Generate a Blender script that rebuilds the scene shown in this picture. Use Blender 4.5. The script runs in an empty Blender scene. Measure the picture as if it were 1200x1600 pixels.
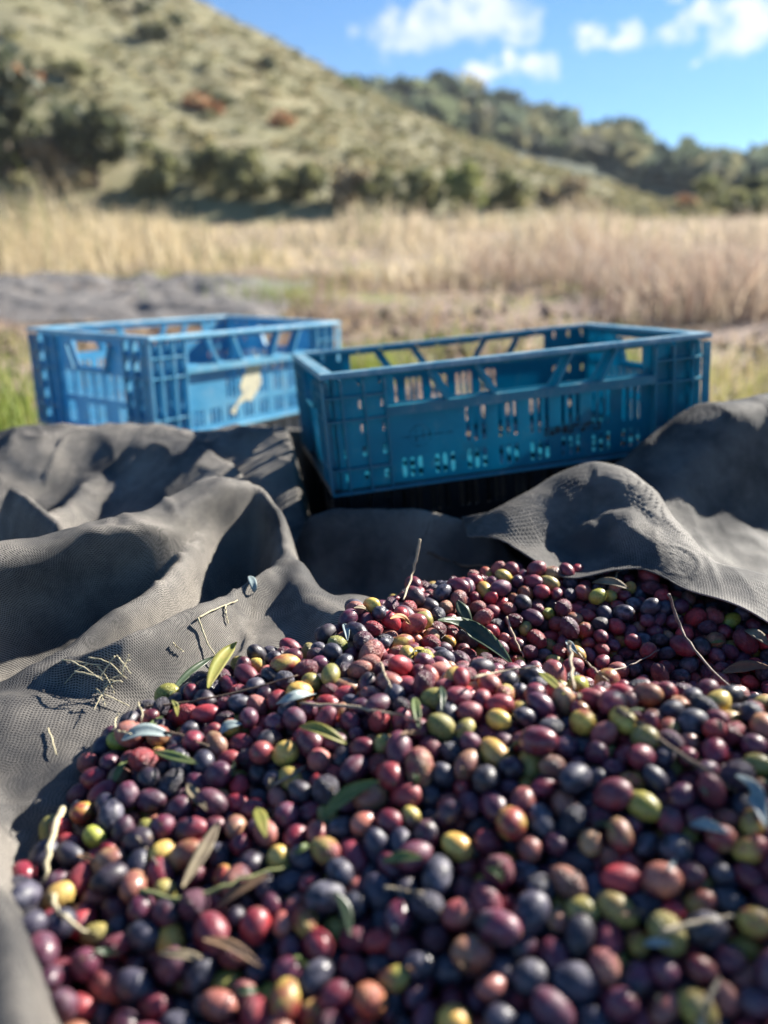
import bpy, bmesh, math, random
import numpy as np
from mathutils import Vector, Matrix, geometry
from mathutils.bvhtree import BVHTree

random.seed(7)
RNG = np.random.default_rng(11)
rad = math.radians
SC = bpy.context.scene
COL = SC.collection

# ------------------------------------------------------------------ camera
F_PX, PITCH, CAM_Z = 1204.0, rad(17.5), 0.50          # focal length in pixels of the 1200x1600 photograph
cd = bpy.data.cameras.new('camera')
cam = bpy.data.objects.new('camera', cd); COL.objects.link(cam)
cam.location = (0, 0, CAM_Z); cam.rotation_euler = (rad(90) - PITCH, 0, 0)
cd.sensor_fit = 'VERTICAL'; cd.sensor_height = 36.0; cd.sensor_width = 27.0
cd.lens = F_PX / 1600 * 36.0
cd.clip_start = 0.02; cd.clip_end = 5000
cd.dof.use_dof = True; cd.dof.focus_distance = 0.72; cd.dof.aperture_fstop = 2.5; cd.dof.aperture_blades = 0
SC.camera = cam

# ------------------------------------------------------------------ sky, sun, exposure
SUN_AZ, SUN_EL = rad(38), rad(30)                      # azimuth from +X towards +Y
S_DIR = Vector((math.cos(SUN_EL) * math.cos(SUN_AZ), math.cos(SUN_EL) * math.sin(SUN_AZ), math.sin(SUN_EL)))
world = bpy.data.worlds.new('World'); SC.world = world; world.use_nodes = True
wn, wl = world.node_tree.nodes, world.node_tree.links
wn.clear()
def W(t, **k):
    n = wn.new(t)
    for a, b in k.items(): setattr(n, a, b)
    return n
sky = W('ShaderNodeTexSky', sky_type='NISHITA', sun_disc=False, sun_elevation=SUN_EL, sun_rotation=rad(90) - SUN_AZ,
        altitude=300, air_density=1.0, dust_density=0.0, ozone_density=5.0)
bg = W('ShaderNodeBackground'); bg.inputs["Strength"].default_value = 0.05
wo = W('ShaderNodeOutputWorld'); wl.new(bg.outputs[0], wo.inputs[0])
geo = W('ShaderNodeTexCoord')
def wmath(op, a, b=None, c=None, clamp=False):
    n = W('ShaderNodeMath', operation=op, use_clamp=clamp)
    for i, v in enumerate((a, b, c)):
        if v is None: continue
        if hasattr(v, 'links'): wl.new(v, n.inputs[i])
        else: n.inputs[i].default_value = v
    return n.outputs[0]
sep = W('ShaderNodeSeparateXYZ'); wl.new(geo.outputs['Generated'], sep.inputs[0])
# azimuth / elevation of the sky direction, then soft cloud banks with ragged edges
az = wmath('ARCTAN2', sep.outputs[0], sep.outputs[1])
el = wmath('ARCSINE', sep.outputs[2])
wob = W('ShaderNodeTexNoise'); wob.inputs['Scale'].default_value = 17.0; wob.inputs['Detail'].default_value = 6; wob.inputs['Roughness'].default_value = 0.62
wl.new(geo.outputs['Generated'], wob.inputs['Vector'])
wsep = W('ShaderNodeSeparateXYZ'); wl.new(wob.outputs['Color'], wsep.inputs[0])
az_w = wmath('ADD', az, wmath('MULTIPLY', wmath('SUBTRACT', wsep.outputs[0], 0.5), 0.16)); el_w = wmath('ADD', el, wmath('MULTIPLY', wmath('SUBTRACT', wsep.outputs[1], 0.5), 0.07))
CLOUDS = [(650, 52, 95, 34), (735, 20, 100, 45), (800, 45, 45, 26), (835, 104, 48, 24), (755, 114, 44, 15), (968, 60, 52, 20), (1130, 52, 95, 33), (1085, 20, 50, 18), (1180, 25, 70, 30), (1075, 108, 20, 9), (-300, -60, 160, 50), (1600, -40, 200, 60), (1900, 60, 160, 40), (400, -300, 250, 60), (1100, -380, 260, 80), (-900, 0, 220, 60)]
dens = None
for (px, py, sx, sy) in CLOUDS:
    cu, cv = (px - 600) / F_PX, (800 - py) / F_PX
    d = Vector((cu, math.cos(PITCH) + cv * math.sin(PITCH), -math.sin(PITCH) + cv * math.cos(PITCH))).normalized()
    a0, e0 = math.atan2(d.x, d.y), math.asin(d.z)
    u = wmath('MULTIPLY', wmath('SUBTRACT', az_w, a0), 1 / (sx / F_PX / 1.12))
    v = wmath('MULTIPLY', wmath('SUBTRACT', el_w, e0), 1 / (sy / F_PX))
    r2 = wmath('ADD', wmath('MULTIPLY', u, u), wmath('MULTIPLY', v, v))
    g = wmath('SUBTRACT', 1.0, r2, clamp=True)
    dens = g if dens is None else wmath('MAXIMUM', dens, g)
nz = wmath('MULTIPLY', wmath('SUBTRACT', wob.outputs['Fac'], 0.5), 3.4)
cl = wmath('ADD', dens, nz)
cl = wmath('MULTIPLY', wmath('SUBTRACT', cl, 0.05), 0.88, clamp=True)
cl = wmath('MULTIPLY', cl, wmath('MULTIPLY', dens, 2.2, clamp=True))
mixc = W('ShaderNodeMix', data_type='RGBA'); mixc.inputs['B'].default_value = (7.2, 7.35, 7.7, 1)
wl.new(cl, mixc.inputs['Factor'])
hsv = W('ShaderNodeHueSaturation'); hsv.inputs['Saturation'].default_value = 1.15
wl.new(sky.outputs[0], hsv.inputs['Color']); wl.new(hsv.outputs[0], mixc.inputs['A'])
wl.new(mixc.outputs['Result'], bg.inputs['Color'])

sd = bpy.data.lights.new('sun', 'SUN'); sd.energy = 5.0; sd.angle = rad(0.53); sd.color = (1.0, 0.94, 0.84)
sun = bpy.data.objects.new('sun', sd); COL.objects.link(sun)
sun.location = S_DIR * 60; sun.rotation_euler = S_DIR.to_track_quat('Z', 'Y').to_euler()
vs = SC.view_settings
vs.view_transform = 'Standard'; vs.look = 'None'; vs.exposure = 1.72; vs.gamma = 1.0; vs.use_curve_mapping = False
SC.render.engine = 'CYCLES'
SC.cycles.use_denoising = True
SC.cycles.max_bounces = 6; SC.cycles.diffuse_bounces = 3; SC.cycles.transparent_max_bounces = 6; SC.cycles.caustics_reflective = False; SC.cycles.caustics_refractive = False

# ------------------------------------------------------------------ helpers
CP, SP = math.cos(PITCH), math.sin(PITCH)
def P(px, py, d):
    """the point at depth d that the photograph shows at pixel (px, py)"""
    u, v = (px - 600) / F_PX, (800 - py) / F_PX
    return np.array([u * d, d * (CP + v * SP), CAM_Z + d * (-SP + v * CP)])
def to_px(p):
    x, y, z = p[..., 0], p[..., 1], p[..., 2] - CAM_Z
    d = y * CP - z * SP
    return np.stack([600 + F_PX * x / d, 800 - F_PX * (y * SP + z * CP) / d, d], -1)

def tag(o, label=None, cat=None, group=None, kind=None):
    if label: o['label'] = label
    if cat: o['category'] = cat
    if group: o['group'] = group
    if kind: o['kind'] = kind
    return o
def link(name, me, mat=None, parent=None):
    o = bpy.data.objects.new(name, me); COL.objects.link(o)
    if mat is not None and me is not None and not me.materials: me.materials.append(mat)
    if parent is not None: o.parent = parent
    return o
def empty(name, loc=(0, 0, 0), rot=(0, 0, 0)):
    o = bpy.data.objects.new(name, None); COL.objects.link(o); o.location = loc; o.rotation_euler = rot
    o.empty_display_size = 0.05
    return o
def mesh_np(name, v, f, smooth=True):
    """fast mesh from a vertex array and a face array (all tris or all quads)"""
    v = np.asarray(v, np.float32); f = np.asarray(f, np.int32)
    me = bpy.data.meshes.new(name)
    n, k = f.shape
    me.vertices.add(len(v)); me.vertices.foreach_set('co', v.ravel())
    me.loops.add(n * k); me.loops.foreach_set('vertex_index', f.ravel())
    me.polygons.add(n); me.polygons.foreach_set('loop_start', np.arange(0, n * k, k, dtype=np.int32))
    me.update(calc_edges=True)
    me.polygons.foreach_set('use_smooth', np.full(n, smooth))
    return me
def attr(me, name, typ, data):
    a = me.attributes.new(name, typ, 'POINT')
    a.data.foreach_set('color' if 'COLOR' in typ else 'vector' if typ == 'FLOAT_VECTOR' else 'value', np.asarray(data, np.float32).ravel())

class MB:
    def __init__(s): s.v, s.f = [], []
    def box(s, a, b):
        i = len(s.v); (x0, y0, z0), (x1, y1, z1) = a, b
        s.v += [(x0, y0, z0), (x1, y0, z0), (x1, y1, z0), (x0, y1, z0), (x0, y0, z1), (x1, y0, z1), (x1, y1, z1), (x0, y1, z1)]
        s.f += [tuple(i + k for k in q) for q in ((3, 2, 1, 0), (4, 5, 6, 7), (0, 1, 5, 4), (1, 2, 6, 5), (2, 3, 7, 6), (3, 0, 4, 7))]
        return s
    def prism(s, poly, y0, y1):
        """a polygon in x-z pushed from y0 to y1"""
        i, n = len(s.v), len(poly)
        s.v += [(x, y0, z) for x, z in poly] + [(x, y1, z) for x, z in poly]
        s.f += [tuple(range(i, i + n)), tuple(range(i + 2 * n - 1, i + n - 1, -1))]
        s.f += [(i + k, i + n + k, i + n + (k + 1) % n, i + (k + 1) % n) for k in range(n)]
        return s
    def tube(s, pts, rr, n=7):
        pts = [Vector(p) for p in pts]; i0 = len(s.v)
        for k, p in enumerate(pts):
            t = (pts[min(k + 1, len(pts) - 1)] - pts[max(k - 1, 0)]).normalized()
            a = t.orthogonal().normalized(); b = t.cross(a)
            r = rr[k] if hasattr(rr, '__len__') else rr
            for j in range(n):
                c = 2 * math.pi * j / n
                s.v.append(tuple(p + (a * math.cos(c) + b * math.sin(c)) * r))
        for k in range(len(pts) - 1):
            for j in range(n):
                q = i0 + k * n
                s.f.append((q + j, q + (j + 1) % n, q + n + (j + 1) % n, q + n + j))
        s.f.append(tuple(i0 + j for j in reversed(range(n)))); q = i0 + (len(pts) - 1) * n
        s.f.append(tuple(q + j for j in range(n)))
        return s
    def mesh(s, name, smooth=False):
        me = bpy.data.meshes.new(name); me.from_pydata(s.v, [], s.f); me.update()
        if smooth: me.polygons.foreach_set('use_smooth', np.full(len(me.polygons), True))
        return me

_T = RNG.random((64, 256, 256)).astype(np.float32)
def vnoise(x, y, seed=0):
    x = np.asarray(x, float); y = np.asarray(y, float)
    xi, yi = np.floor(x).astype(int), np.floor(y).astype(int)
    fx, fy = x - xi, y - yi
    fx = fx * fx * (3 - 2 * fx); fy = fy * fy * (3 - 2 * fy)
    T = _T[seed % 64]; g = lambda a, b: T[a & 255, b & 255]
    return (g(xi, yi) * (1 - fx) + g(xi + 1, yi) * fx) * (1 - fy) + (g(xi, yi + 1) * (1 - fx) + g(xi + 1, yi + 1) * fx) * fy - 0.5
def fbm(x, y, seed=0, o=4, g=0.5):
    r, a = 0, 1.0
    for k in range(o):
        r = r + a * vnoise(x * 2 ** k + 17.3 * k, y * 2 ** k + 9.1 * k, seed + k); a *= g
    return r
def sstep(a, b, x):
    t = np.clip((x - a) / (b - a), 0, 1); return t * t * (3 - 2 * t)
class TPS:
    def __init__(s, xy, z, lam=1e-4):
        xy = np.asarray(xy, float); s.c = xy; n = len(xy)
        K = s.k(xy, xy) + lam * np.eye(n)
        A = np.zeros((n + 3, n + 3)); A[:n, :n] = K; A[:n, n] = 1; A[:n, n + 1:] = xy; A[n, :n] = 1; A[n + 1:, :n] = xy.T
        s.w = np.linalg.solve(A, np.concatenate([z, np.zeros(3)]))
    @staticmethod
    def k(a, b):
        r2 = ((a[:, None, :] - b[None, :, :]) ** 2).sum(-1) + 1e-12
        return 0.5 * r2 * np.log(r2)
    def __call__(s, x, y):
        q = np.stack([np.ravel(x), np.ravel(y)], -1); out = np.empty(len(q)); n = len(s.c)
        for i in range(0, len(q), 20000):
            b = q[i:i + 20000]; out[i:i + 20000] = s.k(b, s.c) @ s.w[:n] + s.w[n] + b @ s.w[n + 1:]
        return out.reshape(np.shape(x))
def spline(pts, m=12):
    """Catmull-Rom through rows of numbers"""
    p = np.asarray(pts, float); p = np.vstack([2 * p[0] - p[1], p, 2 * p[-1] - p[-2]]); out = []
    for i in range(1, len(p) - 2):
        for t in np.linspace(0, 1, m, endpoint=False):
            a, b, c, d = p[i - 1], p[i], p[i + 1], p[i + 2]
            out.append(0.5 * (2 * b + (c - a) * t + (2 * a - 5 * b + 4 * c - d) * t * t + (3 * b - a - 3 * c + d) * t ** 3))
    out.append(p[-2]); return np.array(out)

# ------------------------------------------------------------------ materials
class MT:
    """a small node-tree writer"""
    def __init__(s, name):
        s.m = bpy.data.materials.new(name); s.m.use_nodes = True
        s.n, s.l = s.m.node_tree.nodes, s.m.node_tree.links
        s.b = s.n['Principled BSDF']; s.o = s.n['Material Output']
    def N(s, t, ins=None, **k):
        n = s.n.new(t)
        for a, b in k.items(): setattr(n, a, b)
        for a, b in (ins or {}).items(): s.put(n.inputs[a], b)
        return n
    def put(s, sock, v):
        if hasattr(v, 'links'): s.l.new(v, sock)
        else: sock.default_value = v
    def math(s, op, a, b=0.0, c=None, clamp=False):
        n = s.N('ShaderNodeMath', operation=op, use_clamp=clamp); s.put(n.inputs[0], a); s.put(n.inputs[1], b)
        if c is not None: s.put(n.inputs[2], c)
        return n.outputs[0]
    def mix(s, f, a, b, bt='MIX'):
        n = s.N('ShaderNodeMix', data_type='RGBA', blend_type=bt); s.put(n.inputs['Factor'], f)
        for k, v in (('A', a), ('B', b)):
            s.put(n.inputs[k], v if hasattr(v, 'links') else (*v[:3], 1))
        return n.outputs['Result']
    def noise(s, vec, scale, detail=3, rough=0.55, out='Fac', dist=0.0):
        n = s.N('ShaderNodeTexNoise', {'Scale': scale, 'Detail': detail, 'Roughness': rough, 'Distortion': dist})
        if vec is not None: s.put(n.inputs['Vector'], vec)
        return n.outputs[out]
    def ramp(s, f, stops):
        n = s.N('ShaderNodeValToRGB', {'Fac': f}); e = n.color_ramp.elements
        while len(e) < len(stops): e.new(0.5)
        for x, (p, c) in zip(e, stops): x.position = p; x.color = (*c, 1) if len(c) == 3 else c
        return n.outputs[0]
    def smooth(s, v, a, b):
        n = s.N('ShaderNodeMapRange', {'Value': v, 'From Min': a, 'From Max': b}, interpolation_type='SMOOTHSTEP'); return n.outputs[0]
    def attr(s, name, out='Color'):
        return s.N('ShaderNodeAttribute', attribute_name=name).outputs[out]
    def obj(s): return s.N('ShaderNodeTexCoord').outputs['Object']
    def pos(s): return s.N('ShaderNodeNewGeometry').outputs['Position']
    def bump(s, h, strength=0.3, dist=0.01):
        n = s.N('ShaderNodeBump', {'Height': h, 'Strength': strength, 'Distance': dist}); s.l.new(n.outputs[0], s.b.inputs['Normal']); return n
    def set(s, **k):
        for a, v in k.items():
            s.put(s.b.inputs[a.replace('_', ' ')], v if hasattr(v, 'links') or not isinstance(v, tuple) else (*v, 1))
        return s
    def translucent(s, col, fac):
        t = s.N('ShaderNodeBsdfTranslucent'); s.put(t.inputs['Color'], col if hasattr(col, 'links') else (*col, 1))
        x = s.N('ShaderNodeMixShader'); s.put(x.inputs[0], fac); s.l.new(s.b.outputs[0], x.inputs[1]); s.l.new(t.outputs[0], x.inputs[2])
        s.l.new(x.outputs[0], s.o.inputs[0]); return s

def mat_foliage(name, ca, cb, scale=3.0, tl=0.3):
    t = MT(name); p = t.pos()
    c = t.mix(t.smooth(t.noise(p, scale, 3), 0.35, 0.65), ca, cb)
    t.set(Base_Color=c, Roughness=0.7); t.translucent(c, tl); return t.m

# soil / dry ground
t = MT('soil'); p = t.pos()
c = t.ramp(t.noise(p, 0.9, 6, 0.62), [(0.28, (0.11, 0.07, 0.052)), (0.5, (0.21, 0.145, 0.11)), (0.72, (0.32, 0.24, 0.185))])
c = t.mix(t.smooth(t.noise(p, 1.7, 4), 0.52, 0.68), c, (0.20, 0.20, 0.07))
t.set(Base_Color=c, Roughness=0.95); t.bump(t.noise(p, 14, 6, 0.7), 0.7, 0.03); M_SOIL = t.m
t = MT('hillside'); p = t.pos()
c = t.ramp(t.noise(p, 0.16, 7, 0.66), [(0.30, (0.135, 0.132, 0.062)), (0.46, (0.18, 0.165, 0.08)), (0.60, (0.215, 0.19, 0.098)), (0.75, (0.27, 0.225, 0.13))])
t.set(Base_Color=c, Roughness=1.0); M_HILL = t.m
t = MT('wooded_ridge'); p = t.pos()
c = t.ramp(t.noise(p, 0.12, 6, 0.6), [(0.35, (0.025, 0.04, 0.022)), (0.6, (0.06, 0.075, 0.04)), (0.8, (0.13, 0.12, 0.07))])
t.set(Base_Color=c, Roughness=1.0); M_RIDGE = t.m

def net_material(name, thread, dust, dusty):
    """woven shade net: knitted threads with dark gaps, dust lying on it"""
    t = MT(name); uv = t.attr('weave', 'Vector'); p = t.pos()
    s = t.N('ShaderNodeSeparateXYZ', {0: uv})
    per = 2 * math.pi / 0.0023
    wob = t.math('MULTIPLY', t.noise(p, 60, 2), 2.2)
    a = t.math('SINE', t.math('ADD', t.math('MULTIPLY', s.outputs[0], per * 0.8), wob))
    b = t.math('SINE', t.math('ADD', t.math('MULTIPLY', s.outputs[1], per), wob))
    a = t.math('MULTIPLY_ADD', a, 0.5, 0.5); b = t.math('MULTIPLY_ADD', b, 0.5, 0.5)
    thr = t.math('MAXIMUM', t.math('POWER', b, 1.2), t.math('MULTIPLY', t.math('POWER', a, 2.5), 0.8))
    w = t.smooth(thr, 0.25, 0.75)
    d = t.smooth(t.noise(p, 7.0, 6, 0.62), 0.50 - dusty * 0.28, 0.78 - dusty * 0.22)
    fine = t.noise(p, 160, 3, 0.7)
    tc = t.mix(d, thread, dust)
    tc = t.mix(t.math('MULTIPLY', fine, 0.45), tc, (0.02, 0.02, 0.022))
    c = t.mix(w, (0.006, 0.006, 0.007), tc)
    t.set(Base_Color=c, Roughness=0.72)
    t.b.inputs['Specular IOR Level'].default_value = 0.35
    h = t.math('MULTIPLY_ADD', fine, 0.3, w)
    t.bump(h, 0.55, 0.0012)
    t.translucent(t.mix(w, (0.0, 0.0, 0.0), (0.10, 0.09, 0.08)), 0.06)
    return t.m
M_NET = net_material('shade_net', (0.078, 0.077, 0.079), (0.38, 0.345, 0.30), 0.58)
M_NET2 = net_material('shade_net_dark', (0.065, 0.065, 0.067), (0.30, 0.278, 0.25), 0.46)
M_NETFAR = net_material('shade_net_far', (0.22, 0.215, 0.215), (0.32, 0.29, 0.27), 0.6)

def plastic(name, base, faded, dust, dustiness, tl):
    t = MT(name); p = t.obj()
    n1 = t.smooth(t.noise(p, 6, 5, 0.65), 0.35, 0.7)
    c = t.mix(n1, base, faded)
    sc = t.N('ShaderNodeMapping', {'Vector': p, 'Scale': (6, 6, 90)})
    scr = t.smooth(t.noise(sc.outputs[0], 5, 4, 0.7), 0.60, 0.80)
    c = t.mix(t.math('MULTIPLY', scr, 0.25), c, faded)
    dn = t.smooth(t.noise(p, 22, 6, 0.72), 0.62 - dustiness * 0.3, 0.92 - dustiness * 0.2)
    c = t.mix(t.math('MULTIPLY', dn, 0.75), c, dust)
    mud = t.math('MULTIPLY', t.smooth(t.noise(p, 8, 6, 0.72), 0.56, 0.74), t.smooth(t.noise(p, 55, 4, 0.7), 0.35, 0.65))
    c = t.mix(t.math('MULTIPLY', mud, 0.55), c, tuple(q * 0.45 for q in dust))
    t.set(Base_Color=c, Roughness=t.math('MULTIPLY_ADD', dn, 0.35, 0.36))
    t.bump(t.noise(p, 120, 3), 0.12, 0.002)
    if tl: t.translucent(c, tl)
    return t.m
M_BLUE = plastic('blue_plastic', (0.003, 0.205, 0.315), (0.012, 0.285, 0.40), (0.28, 0.33, 0.35), 0.32, 0.52)
M_RIB1 = plastic('worn_lit_blue_rib', (0.02, 0.23, 0.34), (0.06, 0.31, 0.42), (0.45, 0.50, 0.51), 0.5, 0.35)  # paler than the walls: wear, plus light on rib edges put into the colour
M_RIB2 = plastic('worn_lit_pale_rib', (0.10, 0.38, 0.58), (0.22, 0.50, 0.66), (0.58, 0.63, 0.65), 0.5, 0.2)  # same for the faded crate: wear and edge light mixed into the colour
M_RIM1 = plastic('scuffed_lit_blue_plastic', (0.05, 0.25, 0.38), (0.16, 0.37, 0.48), (0.60, 0.66, 0.68), 0.75, 0.25)  # rim: scuffs, with the bright sunlit top edge painted into the tone
M_RIM2 = plastic('scuffed_lit_pale_plastic', (0.13, 0.40, 0.60), (0.26, 0.53, 0.68), (0.62, 0.68, 0.70), 0.7, 0.2)  # faded crate's rim: scuffed, and lightened in colour for its sunlit edge
M_SKYBLUE = plastic('faded_blue_plastic', (0.06, 0.32, 0.55), (0.16, 0.45, 0.65), (0.44, 0.48, 0.50), 0.35, 0.28)
M_BLACK = plastic('black_plastic', (0.006, 0.006, 0.008), (0.012, 0.012, 0.015), (0.10, 0.095, 0.09), 0.1, 0.0)
M_GREY = plastic('grey_plastic', (0.20, 0.20, 0.20), (0.30, 0.30, 0.30), (0.36, 0.33, 0.30), 0.5, 0.0)
t = MT('paper_remnant'); c = t.mix(t.smooth(t.noise(t.obj(), 60, 4), 0.4, 0.7), (0.62, 0.58, 0.40), (0.45, 0.43, 0.33)); t.set(Base_Color=c, Roughness=0.85); M_PAPER = t.m
t = MT('worn_ink'); 
n_ = t.smooth(t.noise(t.obj(), 90, 4, 0.7), 0.42, 0.58)
t.set(Base_Color=(0.012, 0.018, 0.03), Roughness=0.6); t.set(Alpha=t.math('MULTIPLY', n_, 0.85)); M_INK = t.m
t = MT('faint_ink')
n_ = t.smooth(t.noise(t.obj(), 120, 4, 0.7), 0.40, 0.62)
t.set(Base_Color=(0.01, 0.05, 0.10), Roughness=0.6); t.set(Alpha=t.math('MULTIPLY', n_, 0.32)); M_INK2 = t.m

# olives: skin blend, pale lenticels, waxy bloom, wrinkles, stem scar
t = MT('olive_skin')
lp, off, par = t.attr('lp', 'Vector'), t.attr('off', 'Vector'), t.attr('par', 'Vector')
pv = t.N('ShaderNodeSeparateXYZ', {0: par})
lv = t.N('ShaderNodeVectorMath', {0: lp, 1: off}, operation='ADD').outputs[0]
ls = t.N('ShaderNodeSeparateXYZ', {0: lp})
blend = t.math('ADD', t.noise(lv, 0.9, 4, 0.6), t.math('MULTIPLY', ls.outputs[2], 0.14))
c = t.mix(t.smooth(blend, 0.36, 0.64), t.attr('cola'), t.attr('colb'))
fine = t.noise(lv, 5.5, 4, 0.68)
c = t.mix(t.smooth(fine, 0.40, 0.75), c, t.mix(1.0, c, (0.42, 0.36, 0.40), 'MULTIPLY'))
vo = t.N('ShaderNodeTexVoronoi', {'Vector': lv, 'Scale': 8.5})
spk = t.math('MULTIPLY', t.math('SUBTRACT', 1.0, t.smooth(vo.outputs['Distance'], 0.06, 0.16)), 0.30)
c = t.mix(spk, c, (0.34, 0.25, 0.20))
blm = t.math('MULTIPLY', t.smooth(t.noise(lv, 1.9, 3), 0.38, 0.72), pv.outputs[2])
c = t.mix(blm, c, (0.20, 0.19, 0.235))
scar = t.smooth(ls.outputs[2], 0.955, 0.985)
c = t.mix(t.math('MULTIPLY', scar, 0.8), c, (0.12, 0.08, 0.05))
t.set(Base_Color=c, Roughness=t.math('ADD', t.math('MULTIPLY_ADD', blm, 0.45, pv.outputs[1]), t.math('MULTIPLY', fine, 0.12)))
t.b.inputs['Specular IOR Level'].default_value = 0.5
wr = t.N('ShaderNodeTexNoise', {'Vector': lv, 'Scale': 2.6, 'Detail': 3.0, 'Roughness': 0.6, 'Distortion': 0.8})
rid = t.math('ABSOLUTE', t.math('SUBTRACT', wr.outputs['Fac'], 0.5))
hh = t.math('ADD', t.math('MULTIPLY', t.smooth(rid, 0.0, 0.16), pv.outputs[0]), t.math('MULTIPLY', fine, 0.12))
t.bump(hh, 0.8, 0.0016)
M_OLIVE = t.m

def leaf_mat(name, a, b, tl=0.25, rough=0.5):
    t = MT(name); o = t.obj()
    c = t.mix(t.smooth(t.noise(o, 90, 4, 0.65), 0.38, 0.68), a, b)
    t.set(Base_Color=c, Roughness=rough); t.bump(t.noise(o, 300, 3), 0.25, 0.0006); t.translucent(c, tl); return t.m
LEAFM = {'dark': leaf_mat('leaf_dark_green', (0.035, 0.06, 0.03), (0.07, 0.095, 0.05), 0.15, 0.38),
         'green': leaf_mat('leaf_green', (0.10, 0.15, 0.04), (0.16, 0.19, 0.07)),
         'yellow': leaf_mat('leaf_yellow_green', (0.26, 0.27, 0.06), (0.34, 0.30, 0.08), 0.3),
         'silver': leaf_mat('leaf_silver', (0.28, 0.34, 0.34), (0.20, 0.26, 0.26), 0.15, 0.5),
         'tan': leaf_mat('leaf_tan', (0.26, 0.21, 0.13), (0.17, 0.13, 0.085), 0.2, 0.7),
         'brown': leaf_mat('leaf_brown', (0.20, 0.115, 0.06), (0.12, 0.07, 0.045), 0.15, 0.7),
         'orange': leaf_mat('leaf_orange', (0.42, 0.19, 0.05), (0.30, 0.13, 0.04), 0.25, 0.6)}
def stick_mat(name, a, b):
    t = MT(name); o = t.obj(); c = t.mix(t.smooth(t.noise(o, 140, 4, 0.7), 0.35, 0.7), a, b)
    t.set(Base_Color=c, Roughness=0.8); t.bump(t.noise(o, 400, 3), 0.4, 0.0008); return t.m
STICKM = {'pale': stick_mat('twig_pale', (0.42, 0.35, 0.24), (0.28, 0.22, 0.15)), 'grey': stick_mat('twig_grey', (0.26, 0.22, 0.18), (0.14, 0.11, 0.09)),
          'brown': stick_mat('twig_brown', (0.17, 0.115, 0.075), (0.09, 0.06, 0.04)), 'straw': stick_mat('straw', (0.52, 0.46, 0.30), (0.38, 0.33, 0.21)),
          'green': stick_mat('stem_green', (0.20, 0.22, 0.08), (0.13, 0.14, 0.06))}

# ------------------------------------------------------------------ terrain
def gz(x, y):
    r = np.clip((np.asarray(y, float) - 3.0), 0, 60)
    return 0.08 * (r - 1.2 * (1 - np.exp(-r / 1.2)))
def axis(near, far, n):
    a = np.concatenate([np.linspace(0, near, n), near * np.geomspace(1.15, far / near, n)])
    return a
ax = axis(12, 2500, 40); gx = np.concatenate([-ax[:0:-1], ax]); gy = np.concatenate([-ax[::-1][:60], [0.0], ax[1:]]); gy = np.unique(gy)
X, Y = np.meshgrid(gx, gy); nearf = np.exp(-((X / 2.5) ** 2 + ((Y - 1) / 3) ** 2))
Z = gz(X, Y) + fbm(X * 0.7, Y * 0.7, 3) * 0.10 * (1 - nearf) - 0.012
def grid_faces(ny, nx):
    i = np.arange(ny * nx).reshape(ny, nx)
    return np.stack([i[:-1, :-1], i[:-1, 1:], i[1:, 1:], i[1:, :-1]], -1).reshape(-1, 4)
tag(link('ground', mesh_np('ground', np.stack([X, Y, Z], -1).reshape(-1, 3), grid_faces(*X.shape)), M_SOIL), kind='structure')

def silhouette(pts):
    a = []
    for px, py in pts:
        q = P(px, py, 1.0) - np.array([0, 0, CAM_Z]); a.append((q[0] / q[1], q[2] / q[1]))
    return np.array(a)
S1 = silhouette([(-1500, -250), (-900, -330), (-400, -330), (0, -170), (150, -85), (310, 0), (400, 42), (500, 102), (600, 158), (700, 205), (800, 243), (900, 275), (1000, 303), (1100, 325), (1250, 345)])
S2 = silhouette([(-400, 60), (200, 90), (480, 130), (560, 142), (640, 138), (700, 146), (780, 180), (860, 204), (950, 226), (1040, 262), (1085, 284), (1110, 274), (1200, 266), (1350, 250), (1700, 200), (2400, 180)])
class Hill:
    def __init__(s, S, yb, yc, amp, seed, power):
        s.S, s.yb, s.yc, s.amp, s.seed, s.power = S, yb, yc, amp, seed, power
    def at(s, ta, t):
        ta = np.asarray(ta, float); t = np.asarray(t, float)
        sl = np.interp(ta, s.S[:, 0], s.S[:, 1]); yb, yc = s.yb(ta), s.yc(ta)
        y = yb + (yc - yb) * t; zb = gz(0, yb) - 0.3; zc = CAM_Z + sl * yc
        up = np.clip(t, 0, 1) ** s.power; z = zb + (zc - zb) * np.where(t <= 1, up, 1 - 0.6 * (t - 1) ** 1.3)
        x = ta * y
        z = z + s.amp * fbm(x * 0.09, y * 0.09, s.seed, 4) * np.clip(t * 4, 0, 1) * np.clip((1.15 - t) * 2.5, 0.25, 1)
        return np.stack([x, y, z], -1)
    def hit(s, px, py):
        q = P(px, py, 1.0) - np.array([0, 0, CAM_Z]); ta, sl = q[0] / q[1], q[2] / q[1]
        tt = np.linspace(0, 1.02, 300); p = s.at(np.full(300, ta), tt); los = (p[:, 2] - CAM_Z) / p[:, 1]
        k = np.argmax(los >= sl) if (los >= sl).any() else int(np.argmax(los)); return p[k]
    def mesh(s, name, ta0, ta1, nx, nt):
        A, T = np.meshgrid(np.linspace(ta0, ta1, nx), np.linspace(0, 1.8, nt))
        return mesh_np(name, s.at(A, T).reshape(-1, 3), grid_faces(nt, nx))
H1 = Hill(S1, lambda a: 29 + 3 * np.clip(a, -1, 1), lambda a: np.interp(a, [-1.6, -0.2, 0.1, 0.5], [150, 105, 84, 60]), 1.6, 20, 0.94)
H2 = Hill(S2, lambda a: 75 + 0 * a, lambda a: np.interp(a, [-0.8, 0.0, 0.3, 0.5, 1.5], [190, 180, 165, 140, 150]), 3.0, 26, 0.92)
tag(link('hill', H1.mesh('hill', -1.6, 0.52, 220, 110), M_HILL), kind='structure')
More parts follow.
